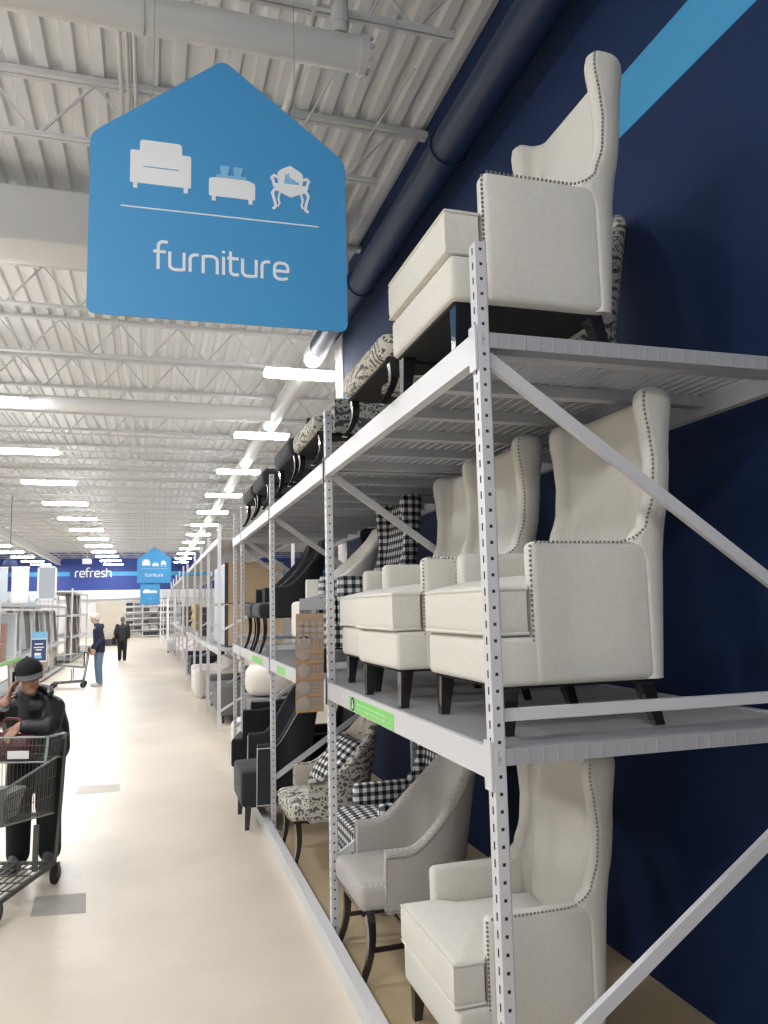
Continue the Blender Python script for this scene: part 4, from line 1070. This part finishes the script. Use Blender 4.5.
# sofas
def sofa(label, fab, xf, y0, y1, h=.82, d=.9, z=0, tuft=False, skirt=False):
    t = thing('sofa', label, 'sofa', (xf+d/2, (y0+y1)/2, z)); hl = (y1-y0)/2; f = -d/2
    MB().rbox(f+.02, d/2, -hl+.02, hl-.02, .02 if skirt else .12, .34, .03).build('base', fab, t, True)
    for s in (-1, 1):
        a, b = sorted((s*hl, s*(hl-.18))); MB().rbox(f, d/2, a, b, .02 if skirt else .12, .60, .06).build('arm', fab, t, True)
    bk = MB(); bk.rbox(d/2-.24, d/2, -hl+.02, hl-.02, .12, h, .07); bk = bk.build('backrest', fab, t, True)
    n = 2 if hl > .8 else 1
    for k in range(n):
        a = -hl+.18+(2*hl-.36)*k/n; b = -hl+.18+(2*hl-.36)*(k+1)/n
        MB().rbox(f+.01, d/2-.22, a+.004, b-.004, .34, .48, .05, (0, 0, .02)).build('seat_cushion', fab, t, True)
    if tuft:
        m = MB()
        for y in [(-hl+.25)+i*.22 for i in range(int((2*hl-.4)/.22)+1)]: m.ball((d/2-.243, y, h-.16), .018, 6)
        m.build('tufting_buttons', fab, bk, True)
    if not skirt:
        for x in (f+.08, d/2-.08):
            for y in (-hl+.1, hl-.1): leg_mb(x, y, .13, .05, .035).build('leg', LEG, t)
    return t
sofa('dark grey tufted sofa on the floor under the boxed goods', GREYF, 1.08, 13.0, 15.6, .74, tuft=True)
sofa('white slipcovered sofa on the floor past the dark grey tufted sofa', LINEN2, .92, 16.9, 18.6, .80, skirt=True)
sofa('dark navy sofa on the floor past the white slipcovered sofa', NAVYF, 1.06, 21.6, 24.6, .80, skirt=True)
# things between the two racks
t = thing('upholstered_bench', 'grey upholstered bench behind the black tub chair, white pouf on top', 'bench', (1.75, 11.2, 0))
MB().rbox(-.45, .45, -.5, .5, .42, .62, .05, (0, 0, .02)).build('seat', GREYF, t, True)
for x in (-.38, .38):
    for y in (-.42, .42): leg_mb(x, y, .43, .05, .035).build('leg', BROWNLEG, t)
m = MB(); m.bar((-.38, -.42, .2), (-.38, .42, .2), .03); m.bar((.38, -.42, .2), (.38, .42, .2), .03); m.bar((-.38, 0, .2), (.38, 0, .2), .03); m.build('stretcher', BROWNLEG, t)
def pouf(label, loc, r, h, fab):
    o = MB(); o.lathe([(.02, 0), (r*.8, .01), (r*.97, h*.2), (r, h*.5), (r*.97, h*.8), (r*.8, h*.97), (.02, h)], (0, 0, 0), 24); o = o.build('pouf', fab, None, True, 80)
    b = MB(); b.ball((0, 0, h), .018, 6, sz=.5); b.build('button', fab, o, True)
    return put(o, label, 'pouf', loc)
pouf('white round pouf on the grey bench between the racks', (1.62, 11.1, .64), .34, .42, LINEN2)
pouf('white round pouf on the floor behind the black tub chair', (1.28, 10.55, 0), .25, .42, LINEN2)
# hangings on the far right racks
def framed(label, name, loc, w, h, fr, inner, rows=1, cols=1, rx='x', grp=None):
    """frame facing -y, at loc = bottom centre"""
    t = thing(name, label, 'wall decor' if name != 'picture_frame' else 'framed picture', loc, 0, grp); f = .035 if w > .3 else .022
    m = MB(); m.box(-w/2, w/2, 0, .03, 0, f); m.box(-w/2, w/2, 0, .03, h-f, h); m.box(-w/2, -w/2+f, 0, .03, f, h-f); m.box(w/2-f, w/2, 0, .03, f, h-f)
    for i in range(1, cols): x = -w/2+w*i/cols; m.box(x-f/3, x+f/3, 0, .028, f, h-f)
    for j in range(1, rows): z = h*j/rows; m.box(-w/2+f, w/2-f, 0, .028, z-f/3, z+f/3)
    m.build('frame', fr, t); MB().box(-w/2+f, w/2-f, .010, .02, f, h-f).build('picture', inner, t)
    return t
framed('dark brown picture stack hanging on the right racks, left of the gold discs', 'picture_frame', (1.28, 30.0, 1.30), .34, .66, GREYFR, DKBROWN, 4, 1)
framed('dark picture panel hanging on the right racks next to the gold discs', 'picture_frame', (1.20, 26.0-.1, 1.30), .26, .66, GREYFR, DKBROWN, 4, 1)
for k in range(3):
    o = MB(); o.lathe([(.02, -.02), (.10, -.012), (.13, .0), (.135, .012), (.12, .012), (.05, .004), (.02, .0)], (0, 0, 0), 20, 'y'); o = o.build('gold_disc', GOLD, None, True)
    c = MB(); c.ball((0, -.02, 0), .03, 8, sy=.5); c.build('boss', GOLD, o, True)
    put(o, ('top', 'middle', 'bottom')[k]+' one of three gold discs hanging in a column on the right racks', 'wall decor', (1.25, 22.7, 1.86-.24*k), 0, 'gold discs')
framed('brown framed picture panel hanging right of the gold discs', 'picture_frame', (1.22, 18.9, 1.20), .24, .70, GREYFR, DKBROWN, 4, 1)
# white ladder shelves and bin
for k, (x, y) in enumerate(((.80, 46), (1.12, 44))):
    t = thing('ladder_shelf', ('white ladder shelf standing farther down the right side, left one', 'white ladder shelf standing farther down the right side, right one')[k], 'shelf', (x, y, 0))
    for s in (-1, 1): MB().bar((s*.22, -.12, 0), (s*.20, .14, 2.5), .06).build('side_rail', WHITEB, t)
    for j in range(5): MB().box(-.2, .2, -.12+.05*j, .16, .35+.45*j, .39+.45*j).build('shelf', WHITEB, t)
t = thing('laundry_bin', 'white bin with pale blue front on the floor at the right of the aisle', 'bin', (.92, 35.4, 0))
MB().rbox(-.2, .2, -.16, .16, .06, .60, .05).build('bin', WHITEB, t, True); MB().rbox(-.12, .12, -.168, -.155, .14, .42, .01).build('front_label', PALEB, t, True)
for x in (-.14, .14): MB().ball((x, -.1, .032), .032, 8).build('wheel', RUB, t, True)
# ---- left side racks
simple_rack('grey rack of framed goods along the left of the aisle, nearer one', -3.6, -2.72, [16.4, 19.08, 21.07, 24.8, 28.7], [.14, .90, 2.06], 2.10, braces=False)
simple_rack('taller grey rack of dark brown goods along the left, farther one', -3.6, -2.72, [30.9, 34.3, 38.0], [.14, .95, 1.75, 2.62], 2.72, braces=False)
def panel(label, loc, w, h, d, m, name='boxed_panel', edge=WHITEB):
    t = thing(name, label, 'boxed panel', loc); MB().rbox(-w/2, w/2, -d/2, d/2, 0, h, .01).build('board', m, t, True)
    e = MB(); e.box(-w/2-.006, w/2+.006, -d/2-.006, d/2+.006, h-.02, h+.006); e.build('top_cap', edge, t); return t
panel('pale blue tall panel standing on top of the left rack', (-3.0, 17.3, 2.06), .46, .72, .06, PALEB)
panel('white tall panel standing on top of the left rack beside the pale blue one', (-2.70+.02, 18.3, 2.06), .34, .78, .06, WHITEB)
t = thing('standing_mirror', 'white framed tall mirror standing on top of the left rack', 'mirror', (-2.84, 24.2, 2.06))
m = MB(); w, h = .52, 1.12
m.box(-w/2, w/2, 0, .04, .14, .19); m.box(-w/2, w/2, 0, .04, h-.05, h); m.box(-w/2, -w/2+.05, 0, .04, 0, h); m.box(w/2-.05, w/2, 0, .04, 0, h); m.build('frame', WHITEB, t)
MB().box(-w/2+.05, w/2-.05, .012, .03, .19, h-.05).build('mirror_glass', MIRR, t)
m = MB()
for k in range(3): m.box(-.12+.1*k, -.08+.1*k, .01, .03, 0, .14)
m.build('bottom_slats', WHITEB, t)
t = thing('header_card', 'small light blue header sign on top of the left rack', 'sign', (-2.66, 19.0, 2.06)); MB().box(-.20, .20, 0, .01, .0, .17).build('card', LIGHTB, t); MB().box(.08, .19, -.003, 0, .02, .15).build('print', WHITE, t)
t = thing('poster_stand', 'tilted navy poster in a white frame with light blue header, left of the aisle', 'poster stand', (-2.17, 17.5, 0))
m = MB(); m.box(-.15, .15, -.02, 0, .84, .875); m.box(-.15, .15, -.02, 0, 1.30, 1.46); m.box(-.155, -.14, -.02, 0, .84, 1.46); m.box(.14, .155, -.02, 0, .84, 1.46); m.build('frame', WHITEB, t)
MB().box(-.145, .145, -.024, -.018, 1.32, 1.46).build('header', LIGHTB, t); bd = MB().box(-.14, .14, -.018, -.006, .875, 1.30).build('poster', NAVYS, t)
m = MB()
for z, w in ((1.20, .16), (1.13, .19), (1.08, .12)): m.box(-w/2, w/2, -.0205, -.018, z, z+.022)
m.build('faint_lettering', WHITE, bd); m = MB(); m.box(-.08, .04, -.0205, -.018, .98, 1.03); m.build('white_panel', WHITE, bd); m = MB(); m.box(-.08, .06, -.0205, -.018, .92, .975); m.build('blue_panel', LIGHTB, bd)
m = MB(); m.tube([(0, .0, .9), (0, .02, .03)], .015, 8); m.lathe([(.01, .03), (.18, .02), (.18, 0), (.01, 0)], (0, .02, 0), 18); m.build('stand', STEEL, t, True)
def leaning(name, label, x, y, z, w, h, fr, inn, grp, cat):
    """framed piece facing the aisle (+x), leaning back a little"""
    t = thing(name, label, cat, (x, y, z), 0, grp); f = .05; o = []
    def q(y0, y1, z0, z1, d0, d1): return (d0, d1, y0, y1, z0, z1)
    m = MB(); m.box(*q(-w/2, w/2, 0, f, 0, .03)); m.box(*q(-w/2, w/2, h-f, h, 0, .03)); m.box(*q(-w/2, -w/2+f, f, h-f, 0, .03)); m.box(*q(w/2-f, w/2, f, h-f, 0, .03))
    a = m.build('frame', fr, t); b = MB().box(*q(-w/2+f, w/2-f, f, h-f, .004, .02)).build('picture', inn, t)
    for e in (a, b): e.rotation_euler = (0, radians(-5), 0)
    return t
cols = [(GREYFR, DKBROWN), (WHITEB, GREYFR), (GREYFR, PALEB), (GREYFR, GREYF), (WHITEB, PALEB)]
nth = ORD+['fourteenth', 'fifteenth', 'sixteenth', 'seventeenth', 'eighteenth']
for k in range(11):
    a, b = cols[k % 5]; leaning('picture_frame', 'framed picture on the middle shelf of the left rack, %s from its near end' % ('nearest' if k == 0 else nth[k]), -2.98, 19.5+.84*k, .91, .74, 1.0, a, b, 'framed pictures on the left rack', 'framed picture')
for k in range(11):
    leaning('canvas', 'canvas on the bottom shelf of the left rack, %s from its near end' % ('nearest' if k == 0 else nth[k]), -2.96, 19.5+.84*k, .15, .76, .68, (BEIGEC, WHITEB, GREYFR)[k % 3], BEIGEC if k % 4 else WHITEB, 'canvases on the bottom shelf', 'canvas')
for k in range(6):
    t = thing('pink_storage_box', 'dusty pink box stacked on the left rack, %s from the bottom' % ('first' if k == 0 else nth[k]), 'box', (-3.0, 17.0, .905+.125*k), 0, 'stacked pink boxes')
    MB().rbox(-.25, .25, -.3, .3, 0, .10, .015).build('box', PINKC, t, True); MB().rbox(-.26, .26, -.31, .31, .085, .122, .01).build('lid', PINKC, t, True)
framed('white framed panel standing beside the pink boxes on the left rack', 'picture_frame', (-2.9, 18.3, .91), .36, .95, WHITEB, PALEB)
m = MB(); m.box(-2.712, -2.705, 16.6, 18.9, .83, .895); o = m.build('rail_label', GREEN); tag(o, 'green label strip on the front beam of the left rack', 'label strip')
for z, ht in ((.955, .72), (1.755, .8), (.145, .74)):
    for k in range(6):
        leaning('dark_panel', 'tall panel on the %s shelf of the farther left rack, %s from its near end' % ({.955: 'middle', 1.755: 'top', .145: 'bottom'}[z], 'nearest' if k == 0 else nth[k]), -2.95, 31.5+1.05*k, z, .8, ht, DKBROWN if k % 2 else GREYFR, (DKBROWN, BEIGEC, GREYF)[k % 3], 'dark panels on the farther left rack', 'panel')
# ---- far end of the hall: textile board, rug wall
t = thing('display_board', 'cream textile display board standing near the far end of the aisle', 'display board', (-2.05, 45, 0))
MB().rbox(-.75, .75, -.03, .03, .35, 2.35, .02).build('textile', CURT, t, True); MB().box(-.78, .78, -.3, .3, 0, .34).build('plinth', RUGD, t)
m = MB(); m.bar((-.74, 0, .3), (-.74, 0, 2.4), .05); m.bar((.74, 0, .3), (.74, 0, 2.4), .05); m.bar((-.76, 0, 2.38), (.76, 0, 2.38), .05); m.build('frame', PAINT, t)
t = thing('rug_shelving', 'long white shelf wall of folded rugs under the white band of the far wall', 'shelving', (-.4, 58.6, 0))
for z in [.1+.42*k for k in range(7)]: MB().box(-1.5, 2.6, -.5, .4, z-.05, z).build('shelf', WHITEB, t)
for x in (-1.55, -.1, 1.3, 2.6): MB().box(x, x+.06, -.5, .4, 0, 2.65).build('upright', WHITEB, t)
r3 = random.Random(3); base = {}
for j in range(6):
    for k in range(7):
        mm = r3.choice([RUGG, RUGL, RUGD, RUGG, RUGD]); h = r3.uniform(.20, .30)
        x = -1.6-.4+.42+.56*k; 
        if x < -1.9 or x > 2.0: continue
        b = MB()
        for q in range(3): b.rbox(-.24, .24, -.3, .25, h*q/3, h*(q+1)/3-.004, .03)
        o = b.build('folded_rug', mm, None, True)
        tag(o, 'folded rug on the far wall, %s shelf from the floor, %s from the left' % (('lowest', 'second', 'third', 'fourth', 'fifth', 'sixth')[j], ('first', 'second', 'third', 'fourth', 'fifth', 'sixth', 'seventh')[k]), 'rug', 'folded rugs on the far wall shelves')
        o.location = (x+.2, 58.6-.1, .1+.42*j)
t = thing('hanging_sensor', 'small white box hanging on a rod from the ceiling in front of the far wall', 'sensor', (-2.4, 32.7, 3.72))
MB().rbox(-.17, .17, -.1, .1, 0, .2, .02).build('box', WHITEB, t, True); MB().tube([(0, 0, .2), (0, 0, 2.4)], .012, 6).build('rod', PIPEW, t)
t = thing('pendant_lamp', 'dark globe pendant hanging at the far left under the ceiling lights', 'lamp', (-4.75, 30, 3.30))
MB().ball((0, 0, .24), .24, 14).build('globe', NAVYS, t, True); MB().tube([(0, 0, .48), (0, 0, 2.8)], .012, 6).build('cord', RUB, t)

# ------------------------------------------------------------------ camera, world, view
cam = bpy.data.cameras.new('camera'); co = bpy.data.objects.new('camera', cam); COL.objects.link(co); SC.camera = co
cam.sensor_fit = 'VERTICAL'; cam.sensor_height = 24; cam.lens = 775.35/1024*24; cam.clip_end = 200; cam.clip_start = .05
pit, yaw, rol, hh = .119687, .293866, -.022674, 1.84
fwd = V((sin(yaw)*cos(pit), cos(yaw)*cos(pit), sin(pit))); rt = V((cos(yaw), -sin(yaw), 0)); up = rt.cross(fwd)
r2 = cos(rol)*rt+sin(rol)*up; u2 = -sin(rol)*rt+cos(rol)*up
mw = M((( r2.x, u2.x, -fwd.x, 0), (r2.y, u2.y, -fwd.y, 0), (r2.z, u2.z, -fwd.z, hh), (0, 0, 0, 1)))
co.matrix_world = mw
wd = bpy.data.worlds.new('world'); SC.world = wd; wd.use_nodes = True
bg = wd.node_tree.nodes['Background']; bg.inputs[0].default_value = (.92, .96, 1., 1); bg.inputs[1].default_value = .4
SC.view_settings.view_transform = 'Standard'; SC.view_settings.look = 'None'; SC.view_settings.gamma = 1; SC.view_settings.use_curve_mapping = False
SC.view_settings.exposure = 0.75
SC.cycles.use_denoising = True
SC.cycles.max_bounces = 8; SC.cycles.diffuse_bounces = 5
